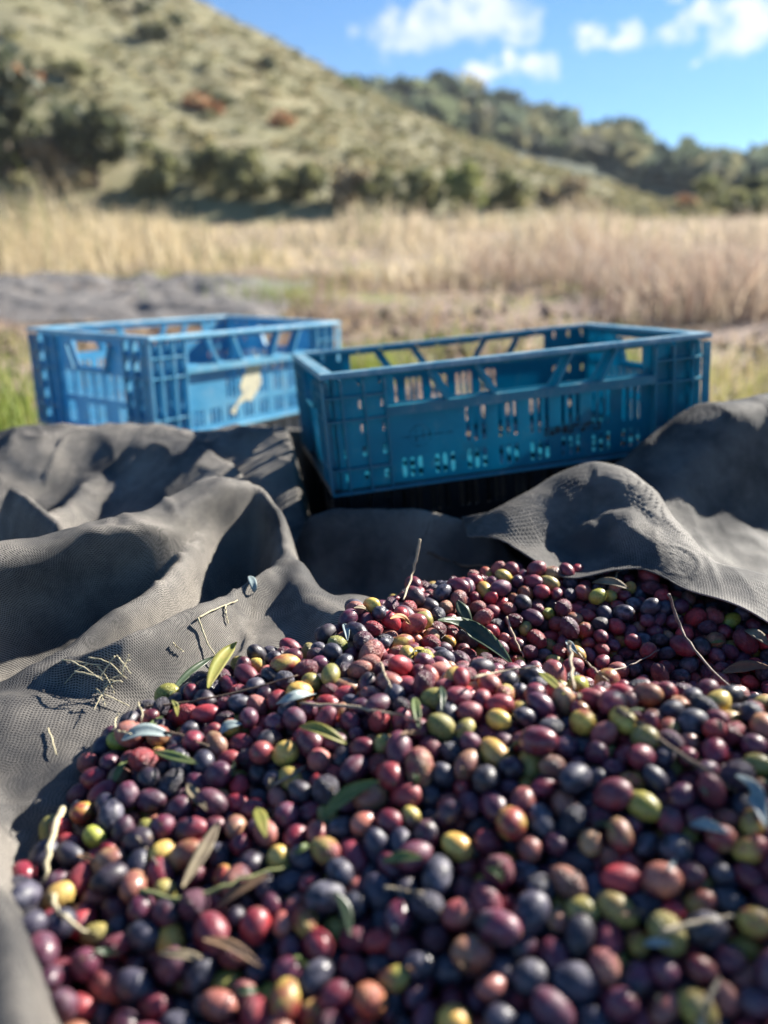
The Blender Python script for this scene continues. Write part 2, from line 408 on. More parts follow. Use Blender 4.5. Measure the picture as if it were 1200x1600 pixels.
tag(link('wooded_ridge', H2.mesh('wooded_ridge', -0.8, 1.6, 180, 80), M_RIDGE), kind='structure')

# thin autumn haze over the valley
m = MB().box((-330, -20, -1.5), (330, 330, 75)); o = link('haze', m.mesh('haze')); tag(o, 'thin pale haze in the valley', kind='stuff')
t = MT('haze'); t.n.remove(t.b); vp = t.N('ShaderNodeVolumePrincipled', {'Color': (0.80, 0.88, 1.0, 1), 'Density': 0.0004, 'Anisotropy': 0.0}); t.l.new(vp.outputs[0], t.o.inputs['Volume']); o.data.materials.append(t.m)

# ------------------------------------------------------------------ foliage builders
def quads(c, size, rng, aspect=1.0, up=0.0):
    """one leaf-clump quad at each centre, turned at random"""
    n = len(c); a = rng.normal(size=(n, 3)); a /= np.linalg.norm(a, axis=1)[:, None]
    b = rng.normal(size=(n, 3)); b[:, 2] += up; b -= (a * b).sum(1)[:, None] * a; b /= np.linalg.norm(b, axis=1)[:, None]
    s = np.asarray(size).reshape(-1, 1) * np.ones((n, 1))
    v = np.stack([c - a * s * aspect - b * s * 0.2, c - b * s, c + a * s * aspect + b * s * 0.2, c + b * s], 1)
    return v.reshape(-1, 3), np.arange(4 * n).reshape(n, 4)
def lobes_points(n, rx, rz, rng, k=7, flat=1.0):
    """points through a crown made of several uneven lobes"""
    cen = rng.normal(size=(k, 3)) * [rx * 0.45, rx * 0.45, rz * 0.40]; rr = rng.uniform(0.35, 0.62, k)
    j = rng.integers(0, k, n); d = rng.normal(size=(n, 3)); d /= np.linalg.norm(d, axis=1)[:, None]
    return cen[j] + d * (rr[j] * rng.random(n) ** 0.28)[:, None] * [rx, rx, rz * flat]
FOL = {'olive_green': mat_foliage('foliage_olive', (0.17, 0.18, 0.085), (0.27, 0.26, 0.125), 0.8, 0.4),
       'dark': mat_foliage('foliage_dark', (0.075, 0.09, 0.05), (0.14, 0.145, 0.075), 0.9, 0.4),
       'brown': mat_foliage('foliage_brown', (0.26, 0.21, 0.135), (0.36, 0.29, 0.18), 0.9, 0.4),
       'light': mat_foliage('foliage_light', (0.20, 0.24, 0.08), (0.30, 0.31, 0.12), 0.9),
       'orange': mat_foliage('foliage_orange', (0.46, 0.23, 0.11), (0.50, 0.30, 0.15), 0.9),
       'pine': mat_foliage('foliage_pine', (0.07, 0.10, 0.062), (0.13, 0.15, 0.085), 0.5, 0.4)}
t = MT('bark'); c = t.mix(t.noise(t.pos(), 3, 5), (0.10, 0.075, 0.055), (0.20, 0.16, 0.13)); t.set(Base_Color=c, Roughness=0.95); M_BARK = t.m

def shrub(name, p, w, h, mat, label, cat, group, n=420, trunk=0.16, k=8, cone=1.0, leaf=0.11, seed=0):
    rng = np.random.default_rng(seed + 100)
    root = empty(name, tuple(p)); tag(root, label, cat, group)
    cz = h * (0.5 + trunk * 0.5); pts = lobes_points(n, w / 2 * 1.15, h * (1 - trunk) / 2 * 1.15, rng, k) + [0, 0, cz]
    pts[:, 2] = np.maximum(pts[:, 2], 0.05 * h)
    v, f = quads(pts, rng.uniform(0.5, 1.2, n) * leaf * max(w, h) ** 0.8, rng, 1.0)
    link('crown', mesh_np('crown', v, f, False), FOL[mat], root)
    m = MB(); th = h * (trunk + 0.25); r = 0.035 * max(w, h)
    m.tube([(0, 0, -0.3), (0.02 * w, 0, th * 0.5), (0.05 * w, 0.02 * w, th)], [r * 1.3, r, r * 0.7], 6)
    for q in range(4):
        a = 2 * math.pi * q / 4 + rng.random(); m.tube([(0.04 * w, 0.01 * w, th * 0.8), (0.2 * w * math.cos(a), 0.2 * w * math.sin(a), th + h * 0.2), (0.3 * w * math.cos(a), 0.3 * w * math.sin(a), th + h * 0.35)], [r * 0.6, r * 0.4, r * 0.15], 5)
    link('trunk', m.mesh('trunk', True), M_BARK, root)
    return root

PXM = lambda p: F_PX / (p[1] * CP - (p[2] - CAM_Z) * SP)       # photograph pixels per metre at a point
BUSH = [ # px, base py, width px, height px, foliage, label
    (14, 285, 95, 150, 'dark', 'tall dark green tree at the left edge of the field', 'tree'),
    (152, 298, 84, 115, 'dark', 'darkest round bush at the foot of the hill, second from left', 'bush'),
    (88, 300, 70, 80, 'brown', 'brownish bush between the tall dark tree and the darkest round bush', 'bush'),
    (245, 305, 90, 100, 'olive_green', 'olive green bush just right of the darkest round bush', 'bush'),
    (320, 300, 80, 85, 'olive_green', 'green bush above the far corner of the rear blue crate', 'bush'),
    (392, 312, 90, 90, 'olive_green', 'wide olive green bush at the foot of the hill left of centre', 'bush'),
    (470, 318, 84, 84, 'olive_green', 'low green bush just left of the pale brown bush', 'bush'),
    (540, 325, 70, 86, 'brown', 'pale brown bush at the foot of the hill near the centre', 'bush'),
    (610, 335, 90, 72, 'olive_green', 'broad low green bush just right of the centre', 'bush'),
    (668, 336, 70, 68, 'olive_green', 'small green bush left of the brightest green bush', 'bush'),
    (728, 338, 66, 96, 'light', 'brightest green upright bush at the foot of the hill', 'bush'),
    (800, 330, 80, 62, 'olive_green', 'olive green bush right of the brightest green bush', 'bush'),
    (880, 333, 80, 56, 'brown', 'brown bush on the low end of the hill', 'bush'),
    (1150, 345, 90, 70, 'olive_green', 'green bush below the wooded ridge at the right edge', 'bush'),
    (1185, 330, 60, 80, 'dark', 'dark bush at the right edge beneath the ridge', 'bush')]
for i, (px, py, w, h, m, lab, cat) in enumerate(BUSH):
    p = H1.hit(px, py); k = PXM(p)
    shrub('dark_tree' if cat == 'tree' else 'bush', p, w / k * (0.8 if i > 2 else 1), h / k * (0.72 if i > 2 else 1), m, lab, cat, 'bushes along the foot of the hill', 520, 0.1, 9, seed=i)
HILLB = [(45, 152, 40, 34, 'orange', 'leftmost orange autumn shrub on the hillside'), (298, 172, 30, 24, 'orange', 'orange autumn shrub in the middle of the hillside, left of its twin'),
         (330, 178, 34, 24, 'orange', 'orange autumn shrub in the middle of the hillside, right of its twin'), (440, 200, 44, 24, 'orange', 'lowest orange autumn shrub on the hillside'),
         (1072, 328, 30, 20, 'orange', 'orange shrub below the wooded ridge on the right'), (420, 116, 34, 34, 'dark', 'lone dark round bush below the hill skyline'),
         (262, 70, 70, 40, 'dark', 'wide dark bush high on the hillside'), (350, 172, 46, 26, 'dark', 'dark bush beside the orange shrubs'),
         (215, 22, 60, 36, 'dark', 'dark bush near the top of the photo on the hillside'), (100, 128, 60, 30, 'olive_green', 'green bush right of the leftmost orange shrub'),
         (540, 140, 34, 22, 'light', 'pale green bush on the hill skyline')]
for i, (px, py, w, h, m, lab) in enumerate(HILLB):
    p = H1.hit(px, py); k = PXM(p)
    shrub('hillside_shrub', p, w / k, h / k, m, lab, 'shrub', 'shrubs standing out on the hillside', 260, 0.08, 6, seed=40 + i)
PINES = [(600, 152, 34, 30, 'small pine where the wooded ridge meets the hill'), (640, 160, 44, 36, 'pine second from the left on the wooded ridge'), (690, 172, 62, 52, 'broad umbrella pine, widest on the ridge skyline'),
         (752, 186, 34, 44, 'slim pine between two umbrella pines on the ridge'), (796, 192, 44, 52, 'umbrella pine with a bare trunk on the ridge'), (840, 204, 40, 38, 'pine right of the bare trunked umbrella pine'),
         (885, 216, 40, 28, 'low pine on the middle of the ridge slope'), (960, 236, 74, 46, 'big rounded pine on the lower ridge'), (1010, 252, 50, 34, 'pine just right of the big rounded pine'),
         (1112, 275, 44, 40, 'rounded pine right of the dip in the ridge'), (1165, 275, 60, 42, 'wide pine near the right edge of the ridge'), (1205, 280, 50, 44, 'pine cut by the right edge of the photo on the ridge')]
for i, (px, py, w, h, lab) in enumerate(PINES):
    p = H2.hit(px, py); k = PXM(p)
    shrub('pine_tree', p, w / k, h / k, 'pine', lab, 'tree', 'pines on the wooded ridge', 300, 0.34 if i in (2, 3, 4, 5) else 0.12, 6, leaf=0.13, seed=70 + i)

def scatter(name, hill, n, ta0, ta1, t0, t1, size, nq, tints, label, seed, dens=None, hr=0.8):
    rng = np.random.default_rng(seed)
    ta = rng.uniform(ta0, ta1, n * 3); tt = t0 + (t1 - t0) * rng.random(n * 3) ** 0.8; p = hill.at(ta, tt)
    keep = fbm(p[:, 0] * 0.06, p[:, 1] * 0.06, 41, 3) + rng.uniform(-0.35, 0.35, n * 3) > (dens if dens is not None else 0)
    p = p[keep][:n]; m = len(p); s = rng.uniform(*size, m) * (0.7 + rng.random(m) ** 3)
    d = rng.normal(size=(m, nq, 3)); d /= np.linalg.norm(d, axis=2)[..., None]; d[..., 2] = np.abs(d[..., 2])
    pts = p[:, None, :] + d * (s[:, None, None] * rng.uniform(0.55, 1, (m, nq, 1))) * [1, 1, hr]
    v, f = quads(pts.reshape(-1, 3), np.repeat(s, nq) * 0.34, rng)
    T = np.array(tints); tc = T[rng.integers(0, len(T), m)] * rng.uniform(0.75, 1.25, (m, 1))
    me = mesh_np(name, v, f, False)
    attr(me, 'tint', 'FLOAT_COLOR', np.concatenate([np.repeat(tc, nq * 4, 0), np.ones((m * nq * 4, 1))], 1))
    tag(link(name, me, M_TINT), label, kind='stuff')
t = MT('tinted_foliage'); c = t.attr('tint'); t.set(Base_Color=c, Roughness=0.85); t.translucent(c, 0.45); M_TINT = t.m
scatter('scrub', H1, 10500, -1.5, 0.5, 0.0, 1.02, (0.16, 0.40), 14, [(0.21, 0.20, 0.10), (0.26, 0.235, 0.12), (0.19, 0.185, 0.095), (0.30, 0.255, 0.145), (0.23, 0.215, 0.11), (0.28, 0.24, 0.13)], 'low grey green scrub covering the hillside', 5, -0.05, 0.65)
scatter('woodland', H2, 1900, -0.4, 1.5, 0.35, 1.02, (1.6, 3.2), 26, [(0.095, 0.12, 0.08), (0.135, 0.155, 0.09), (0.11, 0.135, 0.095), (0.21, 0.20, 0.115)], 'dark woodland covering the far ridge', 6, -0.2, 1.0)

# grass: real blades, bent, each with its own tint
def grass(name, xy, h, w, tint, label, bend=0.35, seed=0, hfun=None):
    rng = np.random.default_rng(seed); n = len(xy); a = rng.uniform(0, 2 * math.pi, n)
    z0 = gz(xy[:, 0], xy[:, 1]) - 0.02 if hfun is None else hfun(xy[:, 0], xy[:, 1])
    side = np.stack([np.cos(a), np.sin(a), 0 * a], -1); lean = np.stack([-np.sin(a), np.cos(a), 0 * a], -1) * (rng.normal(0, bend, n) * h)[:, None]
    base = np.stack([xy[:, 0], xy[:, 1], z0], -1); up = np.array([0, 0, 1.0]); wv = side * w[:, None] * 0.5
    mid = base + lean * 0.3 + up * h[:, None] * 0.55; tip = base + lean + up * h[:, None]
    v = np.stack([base - wv, base + wv, mid + wv * 0.8, mid - wv * 0.8, tip + wv * 0.25, tip - wv * 0.25], 1).reshape(-1, 3)
    i = np.arange(n)[:, None] * 6; f = np.concatenate([i + [0, 1, 2, 3], i + [3, 2, 4, 5]], 0)
    me = mesh_np(name, v, f, True)
    attr(me, 'tint', 'FLOAT_COLOR', np.concatenate([np.repeat(tint, 6, 0), np.ones((n * 6, 1))], 1))
    return tag(link(name, me, M_GRASS), label, kind='stuff')
t = MT('grass_blade'); c = t.attr('tint'); t.set(Base_Color=c, Roughness=0.6); t.translucent(c, 0.42); M_GRASS = t.m
rng = np.random.default_rng(3)
n = 80000; y = 7.4 + 23 * rng.random(n) ** 1.2; x = rng.uniform(-1.45, 1.5, n) * y
hn = fbm(x * 0.35, y * 0.35, 9, 3); keep = (hn + rng.uniform(-0.4, 0.4, n) > -0.16) & (rng.random(n) < sstep(7.2, 11.0, y + 3.0 * fbm(x * 0.6, y * 0.6, 12, 3))); x, y, hn = x[keep], y[keep], hn[keep]; n = len(x)
k = np.clip(x / y * 1.4 + 0.45 + fbm(x * 0.3, y * 0.3, 15, 2) * 0.6, 0, 1)[:, None]
tint = ((1 - k) * np.array([0.62, 0.51, 0.32]) + k * np.array([0.55, 0.45, 0.34])) * rng.uniform(0.65, 1.2, (n, 1))
gr = rng.random(n) < 0.05 + 0.25 * (fbm(x * 0.5, y * 0.5, 27, 2) > 0.18); tint[gr] = np.array([0.20, 0.22, 0.08]) * rng.uniform(0.7, 1.2, (gr.sum(), 1))
dk = (rng.random(n) < 0.5) & (x / y > 0.20) & (y < 13); tint[dk] = np.array([0.36, 0.26, 0.20]) * rng.uniform(0.7, 1.2, (dk.sum(), 1))
grass('dry_grass', np.stack([x, y], -1), (0.13 + 0.66 * (hn + 0.3).clip(0, 1)) * rng.uniform(0.35, 1.2, n) * (0.45 + 0.7 * sstep(7, 14, y)) * (1 - 0.55 * sstep(17, 29, y)) * (0.55 + 0.95 * (0.5 + 1.3 * fbm(x * 0.55, y * 0.3, 29, 3)).clip(0, 1.2)), 0.007 + 0.0011 * y, tint, 'tall dry straw coloured grass filling the field', 0.55, 31)
# short green and dry growth between the crates and the field
n = 46000; y = 1.9 + 7.6 * rng.random(n) ** 0.75; x = rng.uniform(-1.3, 1.35, n) * y
pn = fbm(x * 1.1, y * 1.6, 18, 3); keep = pn + rng.uniform(-0.3, 0.3, n) > -0.04; x, y, pn = x[keep], y[keep], pn[keep]; n = len(x)
gsel = fbm(x * 0.9, y * 0.9, 50, 2) + rng.uniform(-0.2, 0.2, n)
gcol = np.where(gsel[:, None] > 0.22, np.array([[0.27, 0.29, 0.07]]), np.where(gsel[:, None] > -0.12, np.array([[0.44, 0.34, 0.20]]), np.array([[0.26, 0.175, 0.13]]))) * rng.uniform(0.7, 1.25, (n, 1))
grass('short_grass', np.stack([x, y], -1), rng.uniform(0.02, 0.10, n) * (0.6 + 0.10 * y), 0.004 + 0.0012 * y, gcol, 'short green and dry grass on the bare soil', 0.8, 32)
n = 7000; y = 5.5 + 4.5 * rng.random(n); x = rng.uniform(0.10, 0.62, n) * y; hn = fbm(x * 0.8, y * 0.8, 33, 3)
keep = hn + rng.uniform(-0.3, 0.3, n) + (x / y - 0.30) * 1.6 > 0.10; x, y, hn = x[keep], y[keep], hn[keep]; n = len(x)
wcol = np.array([[0.36, 0.26, 0.20], [0.28, 0.19, 0.15], [0.50, 0.40, 0.29], [0.44, 0.36, 0.28]])[rng.integers(0, 4, n)] * rng.uniform(0.75, 1.2, (n, 1))
grass('dry_weeds', np.stack([x, y], -1), rng.uniform(0.12, 0.5, n) * (0.5 + 0.9 * (hn + 0.3).clip(0, 1)), np.full(n, 0.012), wcol, 'greyish brown dead weeds on the right of the field', 0.5, 36)
# clods of earth
n = 4200; y = 2.0 + 6.5 * rng.random(n) ** 0.8; x = rng.uniform(-1.2, 1.25, n) * y; cs = rng.uniform(0.010, 0.035, n) * (1 + 1.2 * rng.random(n) ** 6)
u6 = np.array([(1, 0, 0), (-1, 0, 0), (0, 1, 0), (0, -1, 0), (0, 0, 1), (0, 0, -1)], float); f8 = np.array([(0, 2, 4), (2, 1, 4), (1, 3, 4), (3, 0, 4), (2, 0, 5), (1, 2, 5), (3, 1, 5), (0, 3, 5)])
v = np.stack([x, y, gz(x, y) + 0.3 * cs], -1)[:, None] + u6[None] * cs[:, None, None] * rng.uniform(0.6, 1.3, (n, 6, 1)) * [1, 1, 0.7]
tag(link('earth_clods', mesh_np('earth_clods', v.reshape(-1, 3), (f8[None] + (np.arange(n) * 6)[:, None, None]).reshape(-1, 3), True), M_SOIL), 'clods of dry earth on the bare soil', kind='stuff')
def tuft(cx, cy, r, n, h, cols, seed):
    g = np.random.default_rng(seed); q = np.stack([cx + g.normal(0, r, n), cy + g.normal(0, r, n)], -1)
    T = np.array(cols)[g.integers(0, len(cols), n)] * g.uniform(0.75, 1.25, (n, 1)); return q, g.uniform(0.5, 1.1, n) * h, T
G1 = [(0.24, 0.30, 0.06), (0.32, 0.34, 0.08), (0.16, 0.22, 0.05)]
parts = [tuft(-1.05, 1.95, 0.14, 420, 0.22, G1, 1), tuft(-1.35, 2.3, 0.2, 500, 0.28, G1, 2), tuft(-0.05, 3.6, 0.14, 320, 0.2, G1, 3), tuft(1.1, 3.9, 0.16, 260, 0.18, G1, 4), tuft(1.35, 2.35, 0.3, 700, 0.16, [(0.34, 0.33, 0.10), (0.42, 0.34, 0.18)], 5),
         tuft(1.75, 3.0, 0.35, 600, 0.2, [(0.34, 0.33, 0.10), (0.42, 0.34, 0.18)], 6), tuft(0.5, 4.6, 0.3, 200, 0.14, G1, 7), tuft(-0.9, 6.8, 0.3, 240, 0.3, G1, 8), tuft(-0.9, 1.75, 0.1, 160, 0.16, [(0.09, 0.12, 0.04)], 9)]
XY, Hh, TT = (np.concatenate([p[i] for p in parts]) for i in range(3))
grass('green_tufts', XY, Hh, np.full(len(XY), 0.006), TT, 'bright green weeds and grass tufts behind the crates', 0.45, 33)

# the olive tree beside the net, whose crown shades the near half of the heap
root = empty('olive_tree', (2.99, 1.26, 0)); tag(root, 'olive tree standing to the right of the nets, shading the near olives', 'tree')
m = MB(); m.tube([(0, 0, -0.1), (0.05, 0.0, 0.5), (-0.05, 0.02, 1.0), (-0.02, 0.0, 1.5)], [0.16, 0.12, 0.10, 0.07], 9)
tips = []
for q in range(9):
    a = 2 * math.pi * q / 9 + 0.3; l = 0.55 + 0.3 * random.random(); zt = 1.75 + 0.7 * random.random()
    m.tube([(-0.03, 0.01, 1.1 + 0.03 * q), (l * 0.5 * math.cos(a), l * 0.5 * math.sin(a), 1.55 + 0.03 * q), (l * math.cos(a), l * math.sin(a), zt)], [0.045, 0.03, 0.01], 6); tips.append((l * math.cos(a), l * math.sin(a), zt))
link('trunk', m.mesh('trunk', True), M_BARK, root)
rng = np.random.default_rng(77); n = 22000; d = rng.normal(size=(n, 3)); d /= np.linalg.norm(d, axis=1)[:, None]
sp = np.array(tips + [(0, 0, 2.2), (0.2, 0.2, 2.5), (-0.3, 0.1, 2.4)]); j = rng.integers(0, len(sp), n)
v, f = quads(sp[j] + d * (rng.random(n) ** 0.5 * 0.52)[:, None] * [1, 1, 0.8], 0.03, rng, 0.28)
link('crown', mesh_np('crown', v, f, False), FOL['dark'], root)

# ------------------------------------------------------------------ where the crates stand
def rot3(yaw, rx, ry):
    return (Matrix.Rotation(yaw, 4, 'Z') @ Matrix.Rotation(rx, 4, 'X') @ Matrix.Rotation(ry, 4, 'Y'))
CL, CW, CH = 0.60, 0.40, 0.176
POSE1 = Matrix.Translation((-0.073, 1.068, 0.185)) @ rot3(rad(12.1), rad(-1.6), rad(-4.6))
POSE2 = Matrix.Translation((-0.449, 1.498, 0.168)) @ rot3(rad(55.8), rad(0.4), rad(0.1))
POSE3 = POSE1 @ Matrix.Translation((0.0, 0.010, -0.171))
POSE4 = POSE2 @ Matrix.Translation((0.012, 0.014, -0.162))

# ------------------------------------------------------------------ shape of the heap and of the nets
HEAP = [(60, 1400, .45), (200, 1100, .60), (250, 1050, .63), (400, 1000, .67), (545, 965, .705), (600, 930, .75), (650, 880, .82), (750, 862, .87), (850, 890, .85), (950, 930, .81), (1050, 955, .79), (1180, 1010, .75),
        (720, 1010, .75), (800, 1035, .745), (960, 1062, .745), (1150, 1080, .72), (640, 1062, .585), (760, 1072, .555), (900, 1084, .535), (1100, 1100, .515), (1200, 1106, .505), (450, 1080, .60),
        (400, 1200, .54), (600, 1200, .51), (800, 1200, .49), (1000, 1200, .475), (1200, 1200, .465), (300, 1400, .455), (600, 1400, .44), (900, 1400, .42), (1200, 1400, .41), (100, 1600, .40), (600, 1600, .385), (1200, 1600, .37), (150, 1180, .56), (90, 1260, .52), (30, 1390, .46)]
hp = np.array([P(*q) for q in HEAP] + [(0.65, 0.55, 0.20), (0.65, 0.3, 0.17), (0.0, 0.12, 0.11), (-0.25, 0.12, 0.12), (0.5, 0.1, 0.12), (0.62, 0.75, 0.16), (0.15, 0.95, 0.18)])
heap_h = TPS(hp[:, :2], hp[:, 2], 2e-4)
OUT = [(120, 1620, .385), (75, 1480, .43), (40, 1390, .455), (85, 1260, .52), (150, 1170, .565), (185, 1105, .60), (250, 1040, .635), (400, 993, .675), (545, 962, .71), (590, 925, .76), (640, 872, .83), (740, 845, .885)]
outline = [tuple(P(*q)[:2]) for q in OUT] + [(0.20, 0.86), (0.33, 0.80), (0.47, 0.72), (0.60, 0.62), (0.66, 0.45), (0.60, 0.22), (0.45, 0.14), (0.1, 0.13), (-0.06, 0.15), (-0.12, 0.25)]
OL = np.array(outline)
def poly_sd(x, y, poly):
    """signed distance to a polygon, negative inside"""
    x = np.asarray(x, float); y = np.asarray(y, float); d = np.full(x.shape, 1e9); ins = np.zeros(x.shape, bool); n = len(poly)
    for i in range(n):
        (x0, y0), (x1, y1) = poly[i], poly[(i + 1) % n]; ex, ey = x1 - x0, y1 - y0
        t_ = np.clip(((x - x0) * ex + (y - y0) * ey) / (ex * ex + ey * ey), 0, 1)
        d = np.minimum(d, np.hypot(x - x0 - t_ * ex, y - y0 - t_ * ey))
        if y0 != y1:
            c_ = ((y0 > y) != (y1 > y)) & (x < ex * (y - y0) / (y1 - y0) + x0); ins ^= c_
    return np.where(ins, -d, d)

BASE = [(60, 1150, .605), (0, 1250, .565), (110, 1115, .635), (20, 1070, .68), (-60, 1200, .58), (150, 1070, .775), (215, 1055, .76), (-80, 1400, .50), (-120, 1600, .41), (50, 985, .93), (-60, 1015, .92), (180, 920, 1.02), (350, 850, 1.14), (310, 910, 1.0), (240, 985, .88), (395, 810, 1.16), (400, 960, .84),
        (210, 800, 1.26), (80, 830, 1.2), (-60, 810, 1.25), (430, 720, 1.24), (455, 780, 1.18), (560, 925, .84), (330, 700, 1.27)]
bp = [tuple(P(*q)) for q in BASE] + [(-0.09, 0.93, 0.08), (-0.02, 0.93, 0.07), (0.05, 0.93, 0.07), (0.10, 0.94, 0.09), (-0.05, 0.86, 0.10), (0.0, 0.99, 0.09), (-1.0, 0.3, 0.06), (-1.0, 0.9, 0.08), (-1.1, 1.6, 0.04), (-0.6, 0.15, 0.08), (-0.75, 0.6, 0.12), (0.0, 1.9, 0.02), (1.1, 1.8, 0.02), (1.1, 1.0, 0.08), (1.1, 0.4, 0.06), (0.75, 0.1, 0.06), (0.1, -0.1, 0.05), (0.6, 0.9, 0.12), (0.25, 0.98, 0.16), (0.8, 0.6, 0.12)]
for x, y in [(-0.1, 0.3), (0, 0.4), (0.15, 0.3), (0.3, 0.4), (0.45, 0.35), (-0.05, 0.55), (0.1, 0.6), (0.25, 0.55), (0.4, 0.55), (0.1, 0.75), (0.25, 0.7), (0.45, 0.65), (0, 0.2), (0.3, 0.2)]:
    bp.append((x, y, float(heap_h(np.array([x]), np.array([y]))[0]) - 0.055))
bp = np.array(bp)
base_h = TPS(bp[:, :2], bp[:, 2], 5e-4)

class Ridge:
    """a fold: crest line through photograph points (px, py, depth), width on its near and on its far side"""
    def __init__(s, pts, wn, wf, power=2.0):
        s.c = spline([P(*q) for q in pts], 14); s.wn, s.wf, s.pw = wn, wf, power
        tg = np.gradient(s.c[:, :2], axis=0); s.t = tg / np.linalg.norm(tg, axis=1)[:, None]
    def field(s, x, y):
        q = np.stack([x.ravel(), y.ravel()], -1); p = np.empty(len(q)); zc = np.empty(len(q))
        for i in range(0, len(q), 20000):
            b = q[i:i + 20000]; d2 = ((b[:, None] - s.c[None, :, :2]) ** 2).sum(-1); k = d2.argmin(1); dv = b - s.c[k, :2]
            side = s.t[k, 0] * dv[:, 1] - s.t[k, 1] * dv[:, 0]
            w = np.where(side > 0, s.wf, s.wn); u = np.sqrt(d2[np.arange(len(b)), k]) / w
            p[i:i + 20000] = np.exp(-u ** s.pw); zc[i:i + 20000] = s.c[k, 2]
        return p.reshape(x.shape), zc.reshape(x.shape)
LEFT = [Ridge([(-160, 720, 1.27), (-40, 688, 1.31), (60, 668, 1.33), (160, 665, 1.35), (245, 667, 1.35), (300, 690, 1.28)], 0.16, 0.06, 2.0),                        # mound before the rear crate
        Ridge([(-160, 880, .78), (-60, 855, .80), (0, 833, .82), (120, 803, .865), (230, 785, .91), (290, 752, .965), (338, 730, 1.0)], 0.060, 0.028, 4.0),          # sleeve
        Ridge([(345, 735, 1.0), (300, 850, .905), (235, 930, .805), (150, 975, .745), (60, 1040, .695), (-60, 1110, .65)], 0.022, 0.018, 2.4),                       # band below the sleeve
        Ridge([(335, 730, 1.01), (392, 750, 1.0), (433, 797, .95), (448, 860, .885), (470, 905, .825), (505, 942, .765), (548, 963, .72)], 0.022, 0.026, 2.2),        # arch down to the tip on the olives
        Ridge([(452, 880, .86), (380, 920, .80), (300, 955, .73), (215, 996, .685), (165, 1010, .675), (110, 1030, .68)], 0.022, 0.018, 2.0),
        Ridge([(490, 804, 1.05), (560, 796, 1.06), (620, 797, 1.06), (690, 808, 1.03), (770, 834, .98)], 0.02, 0.03, 2.0),
        Ridge([(-70, 1200, .54), (-45, 1260, .50), (-5, 1400, .425), (22, 1500, .375), (48, 1640, .33)], 0.05, 0.016, 2.2),                                                             # near fold at the left edge
        Ridge([(110, 1030, .68), (78, 1062, .67), (74, 1092, .655), (105, 1120, .645)], 0.014, 0.012, 2.0),
        Ridge([(20, 760, 1.12), (60, 790, 1.02), (90, 815, .95)], 0.03, 0.03, 2.0), Ridge([(150, 740, 1.24), (110, 780, 1.15), (70, 800, 1.08)], 0.025, 0.03, 2.0)]
RIGHT = [Ridge([(735, 838, .945), (800, 790, .955), (860, 747, .97), (930, 716, .98), (985, 740, .95), (1040, 815, .885), (1100, 878, .83), (1200, 905, .80), (1350, 950, .78), (1600, 1000, .76)], 0.085, 0.055, 2.2),
         Ridge([(930, 812, .905), (965, 798, .90), (1020, 838, .86), (1070, 890, .82), (1130, 925, .795)], 0.030, 0.025, 2.2),
         Ridge([(980, 765, 1.05), (1040, 705, 1.075), (1105, 642, 1.10), (1200, 616, 1.13), (1350, 590, 1.2), (1500, 600, 1.25)], 0.085, 0.10, 3.0)]
def crate_flat(x, y, z, low=0.004):
    """the net lies flat where a crate stands on it"""
    for M in (POSE3, POSE4):
        Mi = M.inverted(); cx = Mi[0][0] * x + Mi[0][1] * y + Mi[0][2] * 0.03 + Mi[0][3]; cy = Mi[1][0] * x + Mi[1][1] * y + Mi[1][2] * 0.03 + Mi[1][3]
        d = np.maximum(np.maximum(-cx, cx - CL), np.maximum(-cy, cy - CW)); k = sstep(0.004, 0.055, d); z = z * k + np.minimum(z, low) * (1 - k)
    return z
def fold(z, ridges, x, y):
    for r in ridges:
        p, zc = r.field(x, y); add = np.maximum(zc - z, 0) * p; z = z + add
    return z
def creases(x, y, seed):
    wx = x + 0.05 * fbm(x * 6, y * 6, seed + 5, 2); wy = y + 0.05 * fbm(x * 6 + 40, y * 6, seed + 9, 2)
    a = np.abs(fbm(wx * 7 + wy * 3, wy * 9 - wx * 4, seed, 3)); b = fbm(x * 16, y * 16, seed + 3, 3)
    c2 = np.maximum(0, 0.075 - np.abs(fbm(wx * 15 - wy * 5, wy * 12 + wx * 6, seed + 12, 2))) ; m2 = sstep(-0.05, 0.25, fbm(x * 4, y * 4, seed + 15, 2))
    return 0.020 * (0.25 - a) + 0.055 * c2 * m2 + 0.0035 * b + 0.0012 * vnoise(x * 70, y * 70, seed + 1)
def weave_uv(V):
    du = np.linalg.norm(np.diff(V, axis=1), axis=2); dv = np.linalg.norm(np.diff(V, axis=0), axis=2)
    u = np.concatenate([np.zeros((V.shape[0], 1)), np.cumsum(du, 1)], 1); v = np.concatenate([np.zeros((1, V.shape[1])), np.cumsum(dv, 0)], 0)
    return np.stack([u, v, 0 * u], -1)

